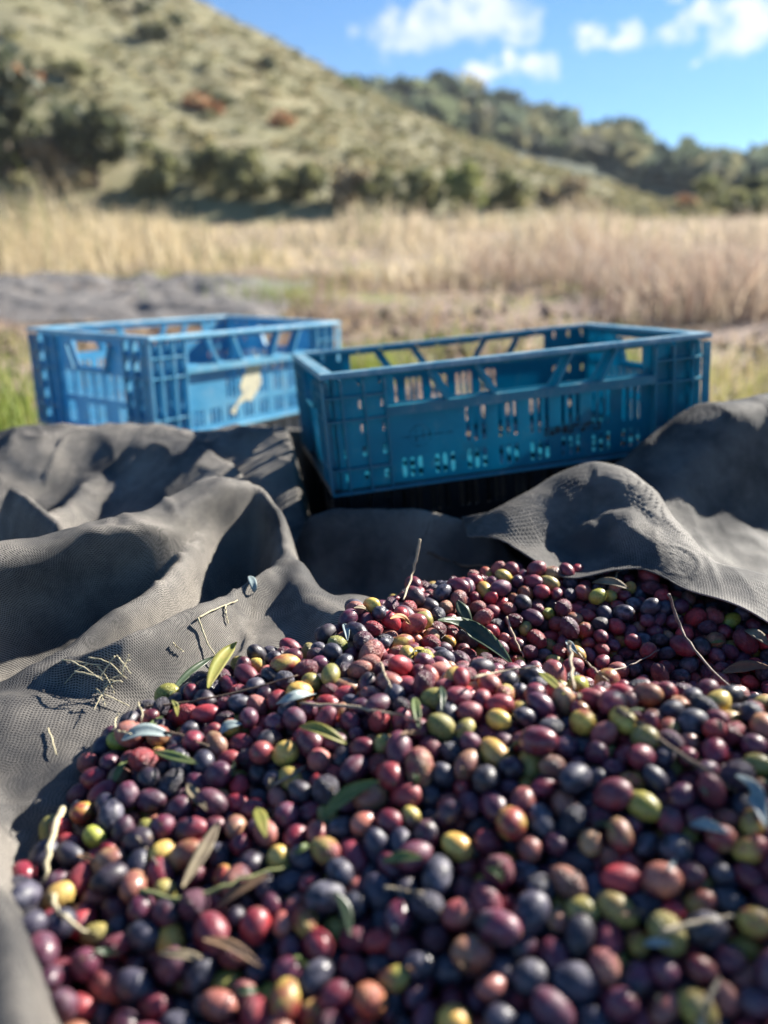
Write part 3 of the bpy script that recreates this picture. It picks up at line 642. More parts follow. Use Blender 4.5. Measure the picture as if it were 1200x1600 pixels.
NX, NY = np.linspace(-1.15, 1.15, 500), np.linspace(0.02, 1.95, 420)
X, Y = np.meshgrid(NX, NY)
Zb = base_h(X, Y); sdh = poly_sd(X, Y, outline)
Zn = fold(Zb, LEFT, X, Y)
edge = np.minimum(np.minimum(X + 1.15, 1.15 - X), np.minimum(Y - 0.02, 1.95 - Y))
Zn = Zn + creases(X, Y, 30) * sstep(-0.03, 0.05, sdh) * sstep(0, 0.1, edge)
under = heap_h(X, Y) - 0.040                                    # the sheet passes under the olives
k = sstep(0.0, 0.035, -sdh); Zn = Zn * (1 - k) + under * k
Zn = crate_flat(X, Y, Zn); Zn = np.maximum(Zn * sstep(0, 0.12, edge), 0.003)
def net_z(x, y):
    fx = np.clip((np.asarray(x) - NX[0]) / (NX[1] - NX[0]), 0, len(NX) - 1.001); fy = np.clip((np.asarray(y) - NY[0]) / (NY[1] - NY[0]), 0, len(NY) - 1.001)
    i, j = fx.astype(int), fy.astype(int); a, b = fx - i, fy - j
    return (Zn[j, i] * (1 - a) + Zn[j, i + 1] * a) * (1 - b) + (Zn[j + 1, i] * (1 - a) + Zn[j + 1, i + 1] * a) * b
V = np.stack([X, Y, Zn], -1)
pz, _ = LEFT[1].field(X, Y); V[..., 1] -= 0.058 * pz ** 2 * sstep(0.05, 0.12, Zn)   # the sleeve sags over its own foot
me = mesh_np('net_sheet', V.reshape(-1, 3), grid_faces(*X.shape)); attr(me, 'weave', 'FLOAT_VECTOR', weave_uv(V).reshape(-1, 3))
tag(link('harvest_net', me, M_NET), 'dusty dark harvest net spread under the olives, bunched into folds on the left', 'net')

HEM = [(730, 842, .95), (780, 852, .91), (830, 873, .87), (900, 903, .835), (1000, 905, .83), (1080, 950, .79), (1200, 1000, .75), (1400, 1090, .69)]
hem = spline([P(*q) for q in HEM] + [(0.62, 0.50, 0.19), (0.85, 0.40, 0.14)], 10)
us = np.linspace(0, 1, 330); xs = hem[0, 0] + (hem[-1, 0] - hem[0, 0]) * us; yh = np.interp(xs, hem[:, 0], hem[:, 1]); zh = np.interp(xs, hem[:, 0], hem[:, 2])
ts = np.linspace(0, 1, 200) ** 1.15; yb_ = np.interp(xs, [0.1, 0.2, 0.45, 0.62, 0.9], [1.00, 1.06, 1.13, 1.45, 1.5])
X2 = np.repeat(xs[None], len(ts), 0); Y2 = yh[None] + (yb_ - yh)[None] * ts[:, None]
Z2 = np.maximum(net_z(X2, Y2) + 0.006, 0)
near_h = (zh[None] - 0.002) * np.exp(-(Y2 - yh[None]) / 0.10) + (Z2) * (1 - np.exp(-(Y2 - yh[None]) / 0.10))
Z2 = fold(np.maximum(Z2, near_h), RIGHT, X2, Y2)
Z2 += creases(X2, Y2, 44) * sstep(0, 0.06, Y2 - yh[None]) * 0.8 + 0.003 * np.sin(X2 * 60) * np.exp(-(Y2 - yh[None]) / 0.03)
Z2 = np.maximum(crate_flat(X2, Y2, Z2, 0.012), net_z(X2, Y2) + 0.004)
V2 = np.stack([X2, Y2, Z2], -1)
me = mesh_np('net_sheet', V2.reshape(-1, 3), grid_faces(*X2.shape)); attr(me, 'weave', 'FLOAT_VECTOR', weave_uv(V2).reshape(-1, 3))
o = link('harvest_net', me, M_NET2); tag(o, 'dark net heaped in a rounded hump right of the olives, below the nearest blue crate', 'net')
md = o.modifiers.new('thickness', 'SOLIDIFY'); md.thickness = 0.0016; md.offset = -1

# the net left lying in the field behind the rear crate
xs, ys = np.linspace(-4.6, -0.75, 150), np.linspace(5.5, 8.6, 110); X3, Y3 = np.meshgrid(xs, ys)
e3 = np.minimum(np.minimum(X3 + 4.6, -0.75 - X3), np.minimum(Y3 - 5.5, 8.6 - Y3)) + 0.35 * fbm(X3 * 1.2, Y3 * 1.2, 3, 3)
Z3 = gz(X3, Y3) + 0.03 + (0.11 * np.abs(fbm(X3 * 1.3, Y3 * 2.0, 8, 3)) + 0.07 * (0.5 + vnoise(X3 * 0.8, Y3 * 0.8, 2)) + 0.06 * fbm(X3 * 5, Y3 * 5, 4, 3)) * sstep(0, 0.7, e3)
Z3 = np.where(e3 < 0, gz(X3, Y3) - 0.15, Z3); V3 = np.stack([X3, Y3, Z3], -1)
me = mesh_np('net_sheet', V3.reshape(-1, 3), grid_faces(*X3.shape)); attr(me, 'weave', 'FLOAT_VECTOR', weave_uv(V3).reshape(-1, 3))
tag(link('harvest_net', me, M_NETFAR), 'pale grey net lying rumpled in the field behind the rear crate', 'net')

# ------------------------------------------------------------------ crates
def cut_panel(w, h, holes, th):
    """a plate w x h in x-z with real openings, th thick towards +y"""
    vs_, es = [(0, 0), (w, 0), (w, h), (0, h)], [(0, 1), (1, 2), (2, 3), (3, 0)]
    for hole in holes:
        i = len(vs_); n = len(hole); vs_ += hole; es += [(i + k, i + (k + 1) % n) for k in range(n)]
    r = geometry.delaunay_2d_cdt([Vector(q) for q in vs_], es, [], 1, 1e-6)
    v2, fs = r[0], r[2]
    def inside(p, poly):
        c = False; n = len(poly)
        for i in range(n):
            (x0, y0), (x1, y1) = poly[i], poly[(i + 1) % n]
            if (y0 > p[1]) != (y1 > p[1]) and p[0] < (x1 - x0) * (p[1] - y0) / (y1 - y0) + x0: c = not c
        return c
    boxes = [(min(q[0] for q in hl), max(q[0] for q in hl), min(q[1] for q in hl), max(q[1] for q in hl), hl) for hl in holes]
    keep = []
    for f_ in fs:
        c = sum((v2[i] for i in f_), Vector((0, 0))) / len(f_)
        if not any(b[0] < c[0] < b[1] and b[2] < c[1] < b[3] and inside(c, b[4]) for b in boxes): keep.append(tuple(f_))
    n = len(v2); V_ = [(p[0], 0, p[1]) for p in v2] + [(p[0], th, p[1]) for p in v2]; F_ = []; cnt = {}
    for f_ in keep:
        a = (v2[f_[1]] - v2[f_[0]]).cross(v2[f_[2]] - v2[f_[0]]); f_ = f_ if a > 0 else tuple(reversed(f_))
        F_.append(f_); F_.append(tuple(i + n for i in reversed(f_)))
        for k in range(len(f_)): cnt[(f_[k], f_[(k + 1) % len(f_)])] = 1
    for (a, b) in cnt:
        if (b, a) not in cnt: F_.append((b, a, a + n, b + n))
    me = bpy.data.meshes.new('panel'); me.from_pydata(V_, [], F_); me.update(); return me
def slot(x0, x1, z0, z1, n=4):
    r = (x1 - x0) / 2; c = (x0 + x1) / 2
    return [(c - r * math.cos(math.pi * k / n), z1 - r + r * math.sin(math.pi * k / n)) for k in range(n + 1)] + [(c + r * math.cos(math.pi * k / n), z0 + r - r * math.sin(math.pi * k / n)) for k in range(n + 1)]
def disc(x, z, r, n=8): return [(x + r * math.cos(2 * math.pi * k / n), z + r * math.sin(2 * math.pi * k / n)) for k in range(n)]

_cache = {}
def shared(key, fn):
    if key not in _cache: _cache[key] = fn()
    return _cache[key].copy() if False else _cache[key]
DEP = 0.013                                                     # how far the ribs stand out from the wall
def side_mesh(L, H, long, kind):
    c0, c1 = 0.15 * L if long else 0.085, L - (0.15 * L if long else 0.085)
    holes = []; cell = [(0.02, 0.19), (0.21, 0.38), (0.41, 0.58), (0.60, 0.77), (0.81, 0.97)]
    ribx = [0.018, 0.3, 0.66, 1.0]
    w = c0
    for s in (0, 1):
        for a, b in zip(ribx[:-1], ribx[1:]):
            m = (a + b) / 2 * w; m = m if s == 0 else L - m
            for (v0, v1) in cell: holes.append(slot(m - 0.0032, m + 0.0032, H * (1 - v1) + 0.007, H * (1 - v0) - 0.008))
    if kind == 'blue' and long:
        posts = [c0 / L, 0.28, 0.40, 0.60, 0.72, c1 / L]; sl = [0, 0.012, 0.012, -0.012, -0.012, 0]
        for i in range(5):
            a, b = posts[i] * L, posts[i + 1] * L; z0, z1 = H * 0.685, H * 0.905
            a0, a1, b0, b1 = a + sl[i], a - sl[i], b + sl[i + 1], b - sl[i + 1]
            holes.append([(a0 + 0.006, z0), (b0 - 0.006, z0), (b1 - 0.006, z1), (a1 + 0.006, z1)])
        span = (c1 - c0) / 8
        for g in range(8):
            for q in range(3):
                x = c0 + span * (g + 0.5) + (q - 1) * span * 0.24
                holes.append(slot(x - 0.0036, x + 0.0036, H * 0.045, H * 0.215))
                if g >= 2: holes.append(slot(x - 0.0036, x + 0.0036, H * 0.285, H * 0.60))
        for u in (0.19, 0.265, 0.39, 0.47, 0.54, 0.61, 0.735, 0.81): holes.append(disc(u * L, H * 0.945, 0.0036))
    elif kind == 'blue':
        m = L / 2
        holes.append([(m - 0.045, H * 0.64), (m + 0.045, H * 0.64), (m + 0.066, H * 0.88), (m - 0.066, H * 0.88)])
        span = (c1 - c0) / 6
        for g in range(6):
            for q in range(3):
                x = c0 + span * (g + 0.5) + (q - 1) * span * 0.25
                holes.append(slot(x - 0.0032, x + 0.0032, H * 0.33, H * 0.585))
                if g in (0, 2, 3, 5): holes.append(slot(x - 0.0032, x + 0.0032, H * 0.05, H * 0.27))
    else:
        ng = 9 if long else 5; span = (c1 - c0) / ng
        for g in range(ng):
            for q in range(3):
                x = c0 + span * (g + 0.5) + (q - 1) * span * 0.26
                holes.append(slot(x - 0.0040, x + 0.0040, H * 0.68, H * 0.90)); holes.append(slot(x - 0.0040, x + 0.0040, H * 0.05, H * 0.42))
    return cut_panel(L, H - 0.0095, holes, 0.0032)
def crate(name, M, mat, kind, label, CH=CH):
    root = empty(name); root.matrix_world = M @ Matrix.Translation((CL / 2, CW / 2, 0)); tag(root, label, 'crate')
    back = Matrix.Translation((-CL / 2, -CW / 2, 0))
    sides = [(Matrix.Identity(4), CL, True), (Matrix.Translation((CL, CW, 0)) @ Matrix.Rotation(math.pi, 4, 'Z'), CL, True),
             (Matrix.Translation((CL, 0, 0)) @ Matrix.Rotation(math.pi / 2, 4, 'Z'), CW, False), (Matrix.Translation((0, CW, 0)) @ Matrix.Rotation(-math.pi / 2, 4, 'Z'), CW, False)]
    H = CH; k = (kind, id(mat), H); out = []
    for Ms, L, long in sides:
        w = 0.15 * L if long else 0.085
        sd_ = link('long_side' if long else 'short_side', shared((k, 'side', long), lambda: side_mesh(L - 2 * DEP, H, long, kind)), mat, root)
        sd_.matrix_local = back @ Ms @ Matrix.Translation((DEP, DEP, 0.004)); out.append(sd_)
        def sub(nm, key, fn, x, z):
            o_ = link(nm, shared((k, long) + key, fn), {'blue_plastic': M_RIB1, 'faded_blue_plastic': M_RIB2}.get(mat.name, mat), sd_); o_.location = (x - DEP, -DEP, z - 0.004); return o_
        for s in (0, 1):                                        # the ribbed corners
            for u in ((0.012, 0.30, 0.66, 1.0) if s == 0 else (0.30, 0.66, 1.0)):
                x = u * w if s == 0 else L - u * w
                sub('rib', ('v',), lambda: MB().box((-0.0014, 0.0, 0.004), (0.0014, DEP - 0.0002, H - 0.013)).mesh('rib'), x, 0)
            for v in (0.20, 0.39, 0.79):
                sub('rib', ('h', s), lambda: MB().box((0.001, 0.0011, -0.0014), (w, DEP - 0.0004, 0.0014)).mesh('rib'), 0 if s == 0 else L - w - 0.001, H * (1 - v))
        sub('base_flange', ('b',), lambda: MB().box((0.0005, 0.0004, 0.0), (L - 0.0005, DEP - 0.0003, 0.0035)).mesh('base_flange'), 0, 0.0)
        if kind == 'blue' and long:
            sub('rail', ('r',), lambda: MB().box((w + 0.002, 0.0006, 0.0), (L - w - 0.002, DEP - 0.0005, 0.003)).box((w + 0.002, 0.0002, -0.011), (L - w - 0.002, 0.0022, -0.0002)).mesh('rail'), 0, H * 0.675)
            for u, s_ in ((0.28, 1), (0.40, 1), (0.60, -1), (0.72, -1)):
                sub('window_post', ('p', s_), lambda: MB().prism([(s_ * 0.012 - 0.0022, 0.0), (s_ * 0.012 + 0.0022, 0.0), (-s_ * 0.014 + 0.0022, H * 0.265), (-s_ * 0.014 - 0.0022, H * 0.265)], 0.001, DEP - 0.0006).mesh('window_post'), u * L, H * 0.685)
        elif kind == 'blue':
            for s_ in (1, -1):
                sub('handle_rib', ('g', s_), lambda: MB().prism([(s_ * 0.048, 0.0), (s_ * 0.053, 0.0), (s_ * 0.074, H * 0.25), (s_ * 0.069, H * 0.25)], 0.001, DEP - 0.0006).mesh('handle_rib'), L / 2, H * 0.63)
            sub('handle_rib', ('gl',), lambda: MB().box((-0.05, 0.0008, 0.0), (0.05, DEP - 0.0007, 0.003)).mesh('handle_rib'), L / 2, H * 0.615)
    def rim():
        m = MB(); o1, o2 = -0.001, 0.020; z0, z1 = H - 0.0055, H - 0.003
        ring = lambda d: [(d, d), (CL - d, d), (CL - d, CW - d), (d, CW - d)]
        prof = [(o1, z0 - 0.002), (o1, H - 0.0015), (o1 + 0.0015, H), (o2 - 0.001, H), (o2, H - 0.0012), (o2, z0), (o1 + 0.0025, z0), (o1 + 0.0025, z0 - 0.002)]
        n = len(prof); m.v = [(x, y, z) for d, z in prof for x, y in ring(d)]
        for a in range(n):
            for b in range(4): m.f.append((a * 4 + b, ((a + 1) % n) * 4 + b, ((a + 1) % n) * 4 + (b + 1) % 4, a * 4 + (b + 1) % 4))
        me = m.mesh('rim'); bm = bmesh.new(); bm.from_mesh(me); bmesh.ops.recalc_face_normals(bm, faces=bm.faces); bm.to_mesh(me); bm.free(); return me
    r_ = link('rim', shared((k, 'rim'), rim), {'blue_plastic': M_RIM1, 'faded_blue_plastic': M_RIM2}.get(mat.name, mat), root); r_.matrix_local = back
    def floor():
        holes = []
        for i in range(14):
            for j in range(6):
                x, y = 0.04 + i * 0.0385, 0.03 + j * 0.058; holes.append([(x, y), (x + 0.022, y), (x + 0.022, y + 0.04), (x, y + 0.04)])
        me = cut_panel(CL - 2 * DEP - 0.008, CW - 2 * DEP - 0.008, holes, 0.003); me.transform(Matrix.Rotation(rad(-90), 4, 'X')); return me
    f_ = link('base', shared((k, 'floor'), floor), mat, root); f_.matrix_local = back @ Matrix.Translation((DEP + 0.004, DEP + 0.004, 0.006))
    return root, out
c1, s1 = crate('blue_crate', POSE1, M_BLUE, 'blue', 'deep blue plastic crate nearest the olives, tilted on a black crate')
c2, s2 = crate('blue_crate', POSE2, M_SKYBLUE, 'blue', 'paler sun faded blue crate behind on the left, with a torn paper label', 0.208)
c3, _ = crate('black_crate', POSE3, M_BLACK, 'low', 'black slotted crate under the deep blue crate')
c4, _ = crate('grey_crate', POSE4, M_GREY, 'low', 'dusty grey slotted crate under the paler blue crate', 0.161)
# torn paper on the pale crate, worn ink on the deep blue one
poly = [(-0.045, -0.040), (-0.036, -0.046), (-0.026, -0.030), (-0.008, -0.024), (0.004, -0.028), (0.020, -0.014), (0.034, 0.002), (0.030, 0.016), (0.034, 0.036), (0.026, 0.050), (0.016, 0.044), (0.010, 0.040), (-0.002, 0.030), (-0.014, 0.012), (-0.020, 0.0), (-0.014, -0.012), (-0.030, -0.026)]
o = link('paper_label', MB().prism(poly, -0.0012, -0.0004).mesh('paper_label'), M_PAPER, s2[0]); o.location = (0.262, 0, 0.080); o.scale = (1.3, 1, 1.3); tag(o, 'torn cream paper label remnant')
rr = random.Random(4); m = MB(); x = 0
for k in range(9):                                              # an unreadable row of worn stamped characters
    w_ = 0.0075 + 0.003 * rr.random(); m.box((x, -0.0012, rr.uniform(-0.002, 0.001)), (x + w_, -0.0004, 0.011 + rr.uniform(0, 0.002))); x += w_ + 0.0012
o = link('worn_stamp', m.mesh('worn_stamp'), M_INK, s1[0]); o.location = (0.318, 0, 0.044); tag(o, 'unreadable smeared black stamp', kind='stuff')
m = MB()
for k in range(20):
    a, b = 2 * math.pi * k / 20, 2 * math.pi * (k + 0.9) / 20
    m.prism([(0.0145 * math.cos(a), 0.0145 * math.sin(a)), (0.0145 * math.cos(b), 0.0145 * math.sin(b)), (0.0170 * math.cos(b), 0.0170 * math.sin(b)), (0.0170 * math.cos(a), 0.0170 * math.sin(a))], -0.0011, -0.0003)
m.box((-0.030, -0.0012, -0.0015), (0.050, -0.0004, 0.0012)); m.box((-0.008, -0.0013, -0.009), (-0.004, -0.0005, 0.010)); m.box((0.004, -0.0013, -0.006), (0.0065, -0.0005, 0.009))
o = link('worn_emblem', m.mesh('worn_emblem'), M_INK2, s1[0]); o.location = (0.125, 0, 0.068); tag(o, 'faint round emblem crossed by a line', kind='stuff')

# ------------------------------------------------------------------ olives: drop and settle spheres on the net, then shape each one
from mathutils.kdtree import KDTree
rng = np.random.default_rng(21)
pts = []
lo, hi = OL.min(0), OL.max(0); step = 0.0158
for layer in range(3):
    gx_, gy_ = np.meshgrid(np.arange(lo[0], hi[0], step), np.arange(lo[1], hi[1], step * 0.88))
    gx_ = gx_ + (np.arange(gx_.shape[0])[:, None] % 2) * step / 2 + layer * step * 0.33
    q = np.stack([gx_.ravel(), gy_.ravel()], -1) + rng.normal(0, 0.0035, (gx_.size, 2))
    q = q[poly_sd(q[:, 0], q[:, 1], outline) < -0.006]
    pts.append(np.column_stack([q, net_z(q[:, 0], q[:, 1]) + 0.0085 + layer * 0.0136 + rng.normal(0, 0.002, len(q))]))
pos = np.concatenate(pts); N = len(pos)
size = np.clip(rng.normal(1.0, 0.13, N), 0.68, 1.32); R = 0.0078 * size
for it in range(48):
    if it % 6 == 0:
        kd = KDTree(N)
        for i in range(N): kd.insert(pos[i], i)
        kd.balance(); a_, b_ = [], []
        for i in range(N):
            for (_, j, _d) in kd.find_range(pos[i], 0.0215):
                if j > i: a_.append(i); b_.append(j)
        a_, b_ = np.array(a_), np.array(b_)
    pos[:, 2] -= 0.0007 if it < 38 else 0.0
    d = pos[b_] - pos[a_]; l = np.linalg.norm(d, axis=1) + 1e-9; ov = np.maximum(R[a_] + R[b_] - l, 0); c = d / l[:, None] * (ov * 0.36)[:, None]
    mv = np.zeros_like(pos); np.add.at(mv, a_, -c); np.add.at(mv, b_, c); pos += np.clip(mv, -0.004, 0.004)
    pos[:, 2] = np.maximum(pos[:, 2], net_z(pos[:, 0], pos[:, 1]) + R * 0.92)
# drop the buried ones
kd = KDTree(N)
for i in range(N): kd.insert((pos[i, 0], pos[i, 1], 0), i)
kd.balance()
keep = np.array([pos[i, 2] > max(pos[j, 2] for (_, j, _d) in kd.find_range((pos[i, 0], pos[i, 1], 0), 0.011)) - 0.030 for i in range(N)])
pos, R, size = pos[keep], R[keep], size[keep]; N = len(pos)

# what the camera sees of each
proj = to_px(pos); ids = np.full((800, 600), -1, int); order = np.argsort(-proj[:, 2])
for i in order:
    px, py, d = proj[i]; r = F_PX * R[i] / d / 2; cx, cy = px / 2, py / 2
    x0, x1, y0, y1 = int(max(cx - r, 0)), int(min(cx + r + 1, 600)), int(max(cy - r, 0)), int(min(cy + r + 1, 800))
    if x0 >= x1 or y0 >= y1 or d < 0.05: continue
    yy, xx = np.mgrid[y0:y1, x0:x1]; ids[y0:y1, x0:x1][(xx - cx) ** 2 + (yy - cy) ** 2 < r * r] = i
seen = np.bincount(ids[ids >= 0], minlength=N)

# ripeness: skin colour pair, gloss, bloom
KIND = {'black': ((.010, .009, .014), (.024, .014, .024), .22), 'blue black': ((.016, .018, .032), (.030, .026, .045), .40), 'plum': ((.058, .014, .032), (.115, .022, .044), .20),
        'wine red': ((.17, .020, .034), (.085, .012, .026), .10), 'crimson': ((.33, .032, .038), (.19, .022, .032), .05), 'rosy': ((.36, .13, .095), (.22, .045, .05), .06),
        'tan': ((.30, .17, .085), (.20, .075, .055), .06), 'orange': ((.38, .16, .06), (.27, .075, .045), .03), 'yellow': ((.45, .35, .075), (.40, .25, .065), .02),
        'lime green': ((.30, .31, .04), (.36, .36, .06), .02), 'olive green': ((.22, .21, .05), (.28, .24, .06), .05), 'yellow and red': ((.42, .30, .06), (.24, .035, .03), .03)}
names = list(KIND); wts = np.array([.095, .12, .19, .24, .115, .115, .04, .005, .035, .005, .03, .035]); wts /= wts.sum()
kind = rng.choice(len(names), N, p=wts)
PICK = [(182, 1172, 'lime green'), (242, 1175, 'yellow and red'), (1005, 1265, 'lime green'), (848, 960, 'lime green'), (680, 1150, 'olive green'), (620, 1138, 'yellow'), (958, 1187, 'olive green'), (1045, 1135, 'olive green'), (1000, 1165, 'olive green'), (955, 1130, 'yellow'), (1035, 1335, 'yellow and red'),
        (860, 1345, 'crimson'), (780, 1300, 'yellow and red'), (732, 1325, 'tan'), (1100, 1410, 'yellow'), (945, 1410, 'yellow'), (900, 1395, 'orange'), (475, 1472, 'yellow and red'), (415, 1540, 'lime green'), (490, 1568, 'olive green'), (715, 1585, 'yellow'), (1175, 1475, 'yellow'), (725, 1520, 'rosy'), (865, 1200, 'tan'),
        (750, 1185, 'tan'), (460, 1398, 'rosy'), (105, 1318, 'crimson'), (162, 1490, 'crimson'), (75, 1418, 'olive green'), (122, 1410, 'tan'), (435, 1325, 'yellow'), (487, 1320, 'rosy'), (555, 1305, 'rosy'), (395, 1240, 'rosy'), (352, 1250, 'tan'), (370, 1290, 'tan'), (325, 1240, 'olive green'), (495, 1060, 'olive green'),
        (522, 1045, 'olive green'), (358, 1028, 'olive green'), (600, 1000, 'orange'), (640, 1010, 'orange'), (640, 1030, 'yellow'), (540, 1115, 'yellow'), (620, 1060, 'rosy'), (680, 1050, 'rosy'), (760, 1075, 'rosy'), (590, 1085, 'rosy'), (700, 1080, 'crimson'), (640, 1060, 'crimson'), (1120, 1100, 'yellow'), (1190, 1097, 'yellow'), (930, 940, 'lime green'), (820, 920, 'orange'),
        (700, 1380, 'blue black'), (590, 1440, 'blue black'), (505, 1420, 'blue black'), (200, 1540, 'blue black'), (960, 1310, 'tan'), (970, 1525, 'olive green'), (1065, 1500, 'crimson'), (840, 1400, 'blue black'), (855, 1480, 'blue black'), (895, 1545, 'blue black'), (545, 1520, 'wine red'), (575, 1570, 'orange'), (1030, 1560, 'wine red'), (1140, 1575, 'rosy'),
        (300, 1480, 'plum'), (210, 1310, 'plum'), (640, 1190, 'crimson'), (330, 1290, 'wine red'), (265, 1360, 'wine red'), (440, 1430, 'rosy'), (900, 1280, 'blue black'), (690, 1290, 'blue black'), (860, 1140, 'blue black'), (525, 1180, 'black'), (430, 1160, 'black'), (230, 1160, 'black'), (205, 1090, 'black'), (205, 1120, 'black')]
free = np.ones(N, bool)
for px, py, c in PICK:
    d2 = (proj[:, 0] - px) ** 2 + (proj[:, 1] - py) ** 2 + np.where((seen > 25) & free, 0, 1e9); i = int(d2.argmin()); kind[i] = names.index(c); free[i] = False
near_red = free & (proj[:, 2] < 0.53) & np.isin(kind, [3, 4, 5]) & (rng.random(N) < 0.20); kind[near_red] = rng.choice([1, 1, 2], near_red.sum())
kn = np.array(names)[kind]
dark = np.isin(kn, ['black', 'blue black', 'plum', 'wine red'])
jit = rng.uniform(0.95, 1.55, (N, 1)) * rng.uniform(0.92, 1.08, (N, 3))
colA = np.array([KIND[c][0] for c in kn]) * jit; colB = np.array([KIND[c][1] for c in kn]) * jit
RIPE = ['lime green', 'olive green', 'yellow', 'orange', 'tan', 'rosy', 'crimson', 'wine red', 'plum', 'black', 'blue black']
for i in np.nonzero(rng.random(N) < 0.38)[0]:                    # part-ripe skins: one side a stage further on
    if kn[i] in RIPE:
        q = min(max(RIPE.index(kn[i]) + int(rng.integers(-1, 3)), 0), len(RIPE) - 1); colB[i] = np.array(KIND[RIPE[q]][1]) * jit[i]
wr = np.where(rng.random(N) < np.where(proj[:, 2] > 0.62, 0.42, 0.16), rng.uniform(0.5, 1.0, N), rng.uniform(0.0, 0.08, N)) * np.where(dark | (kn == 'crimson'), 1, 0.6)
gloss = np.clip(rng.normal(0.34, 0.08, N), 0.18, 0.55); bloom = np.array([KIND[c][2] for c in kn]) * rng.uniform(0.3, 1.5, N) + rng.uniform(0.0, 0.16, N)

# the olive itself: a little fuller towards the stem, long axis lying mostly flat
SEG, RING = 14, 9
th = np.pi * np.arange(1, RING) / RING; ph = 2 * np.pi * np.arange(SEG) / SEG
zz = np.cos(th); rr_ = np.sin(th) * (1 + 0.05 * zz)
tv = np.concatenate([[[0, 0, 1]], np.stack([rr_[:, None] * np.cos(ph), rr_[:, None] * np.sin(ph), zz[:, None] + 0 * ph], -1).reshape(-1, 3), [[0, 0, -1.03]]])
tq = []
for a in range(RING - 2):
    for b in range(SEG):
        i = 1 + a * SEG; tq += [(i + b, i + SEG + b, i + SEG + (b + 1) % SEG), (i + b, i + SEG + (b + 1) % SEG, i + (b + 1) % SEG)]
last = 1 + (RING - 1) * SEG
for b in range(SEG): tq += [(0, 1 + b, 1 + (b + 1) % SEG), (last, last - SEG + (b + 1) % SEG, last - SEG + b)]
tq = np.array(tq); K = len(tv)
axd = rng.normal(size=(N, 3)) * [1, 1, 0.55]; axd /= np.linalg.norm(axd, axis=1)[:, None]
sx = np.cross(axd, rng.normal(size=(N, 3))); sx /= np.linalg.norm(sx, axis=1)[:, None]; sy = np.cross(axd, sx)
la = R * rng.uniform(1.12, 1.46, N); lb = R * rng.uniform(0.96, 1.03, N); lc = lb * rng.uniform(0.94, 1.0, N)
OFF = rng.uniform(0, 60, (N, 3))
def olive_block(idx, origin=None):
    n = len(idx); c = pos[idx] if origin is None else pos[idx] - origin
    dent = 1 - 0.11 * wr[idx][:, None] * np.abs(np.sin(tv[None, :, 0] * 4.1 + OFF[idx, :1]) * np.cos(tv[None, :, 1] * 3.7 + OFF[idx, 1:2]))
    v = c[:, None] + dent[..., None] * (tv[None, :, 2:] * (axd[idx] * la[idx, None])[:, None] + tv[None, :, :1] * (sx[idx] * lb[idx, None])[:, None] + tv[None, :, 1:2] * (sy[idx] * lc[idx, None])[:, None])
    f = tq[None] + (np.arange(n) * K)[:, None, None]
    me = mesh_np('olive', v.reshape(-1, 3), f.reshape(-1, 3), True); rep = lambda a: np.repeat(a, K, 0)
    attr(me, 'lp', 'FLOAT_VECTOR', np.tile(tv, (n, 1))); attr(me, 'off', 'FLOAT_VECTOR', rep(OFF[idx]))
    attr(me, 'par', 'FLOAT_VECTOR', rep(np.stack([wr[idx], gloss[idx], bloom[idx]], -1)))
    attr(me, 'cola', 'FLOAT_COLOR', rep(np.column_stack([colA[idx], np.ones(n)]))); attr(me, 'colb', 'FLOAT_COLOR', rep(np.column_stack([colB[idx], np.ones(n)])))
    return me
big = np.argsort(-seen)[:300]; rest = np.setdiff1d(np.arange(N), big)
o = link('olive_heap', olive_block(rest), M_OLIVE); tag(o, 'heap of mixed ripe olives from green to black lying on the net', kind='stuff')

# ------------------------------------------------------------------ leaves, twigs and straw lying on the heap and on the net
def surface(px, py):
    """depth of the heap or net along the sight line through a photograph pixel"""
    q = P(px, py, 1.0) - np.array([0, 0, CAM_Z]); o_ = np.array([0, 0, CAM_Z]); best = 9.0
    oc = o_ - pos; b = oc @ q; a = q @ q; c = (oc * oc).sum(1) - (R * 1.03) ** 2; D = b * b - a * c; ok = D > 0
    if ok.any(): best = min(best, float(((-b[ok] - np.sqrt(D[ok])) / a).min()))
    tt = np.linspace(0.2, 1.6, 900); w_ = o_ + tt[:, None] * q; u = w_[:, 2] < net_z(w_[:, 0], w_[:, 1])
    if u.any(): best = min(best, float(tt[np.argmax(u)]))
    return best
def lay(path, lift, sink=0.0):
    """photograph points -> points that lie on what is below them"""
    path = spline(path, 6) if len(path) > 2 else np.array([np.array(path[0]) * (1 - s) + np.array(path[1]) * s for s in np.linspace(0, 1, 7)])
    d = np.array([surface(*q) for q in path]); n = len(d); s = np.linspace(0, 1, n)
    fit = np.polyval(np.polyfit(s, d, 1 if n < 12 else 2), s); md = float(np.median(d)); most = 1.7 * np.linalg.norm(path[-1] - path[0]) / F_PX * md; ext = float(fit.max() - fit.min())
    if ext > most: fit = md + (fit - fit.mean()) * most / ext
    fit = np.minimum(fit, d.max()); shift = np.quantile(fit - d, 1.0 - sink)
    return np.array([P(q[0], q[1], max(f_ - shift - lift, 0.15)) for q, f_ in zip(path, fit)])
LANDMARK = []
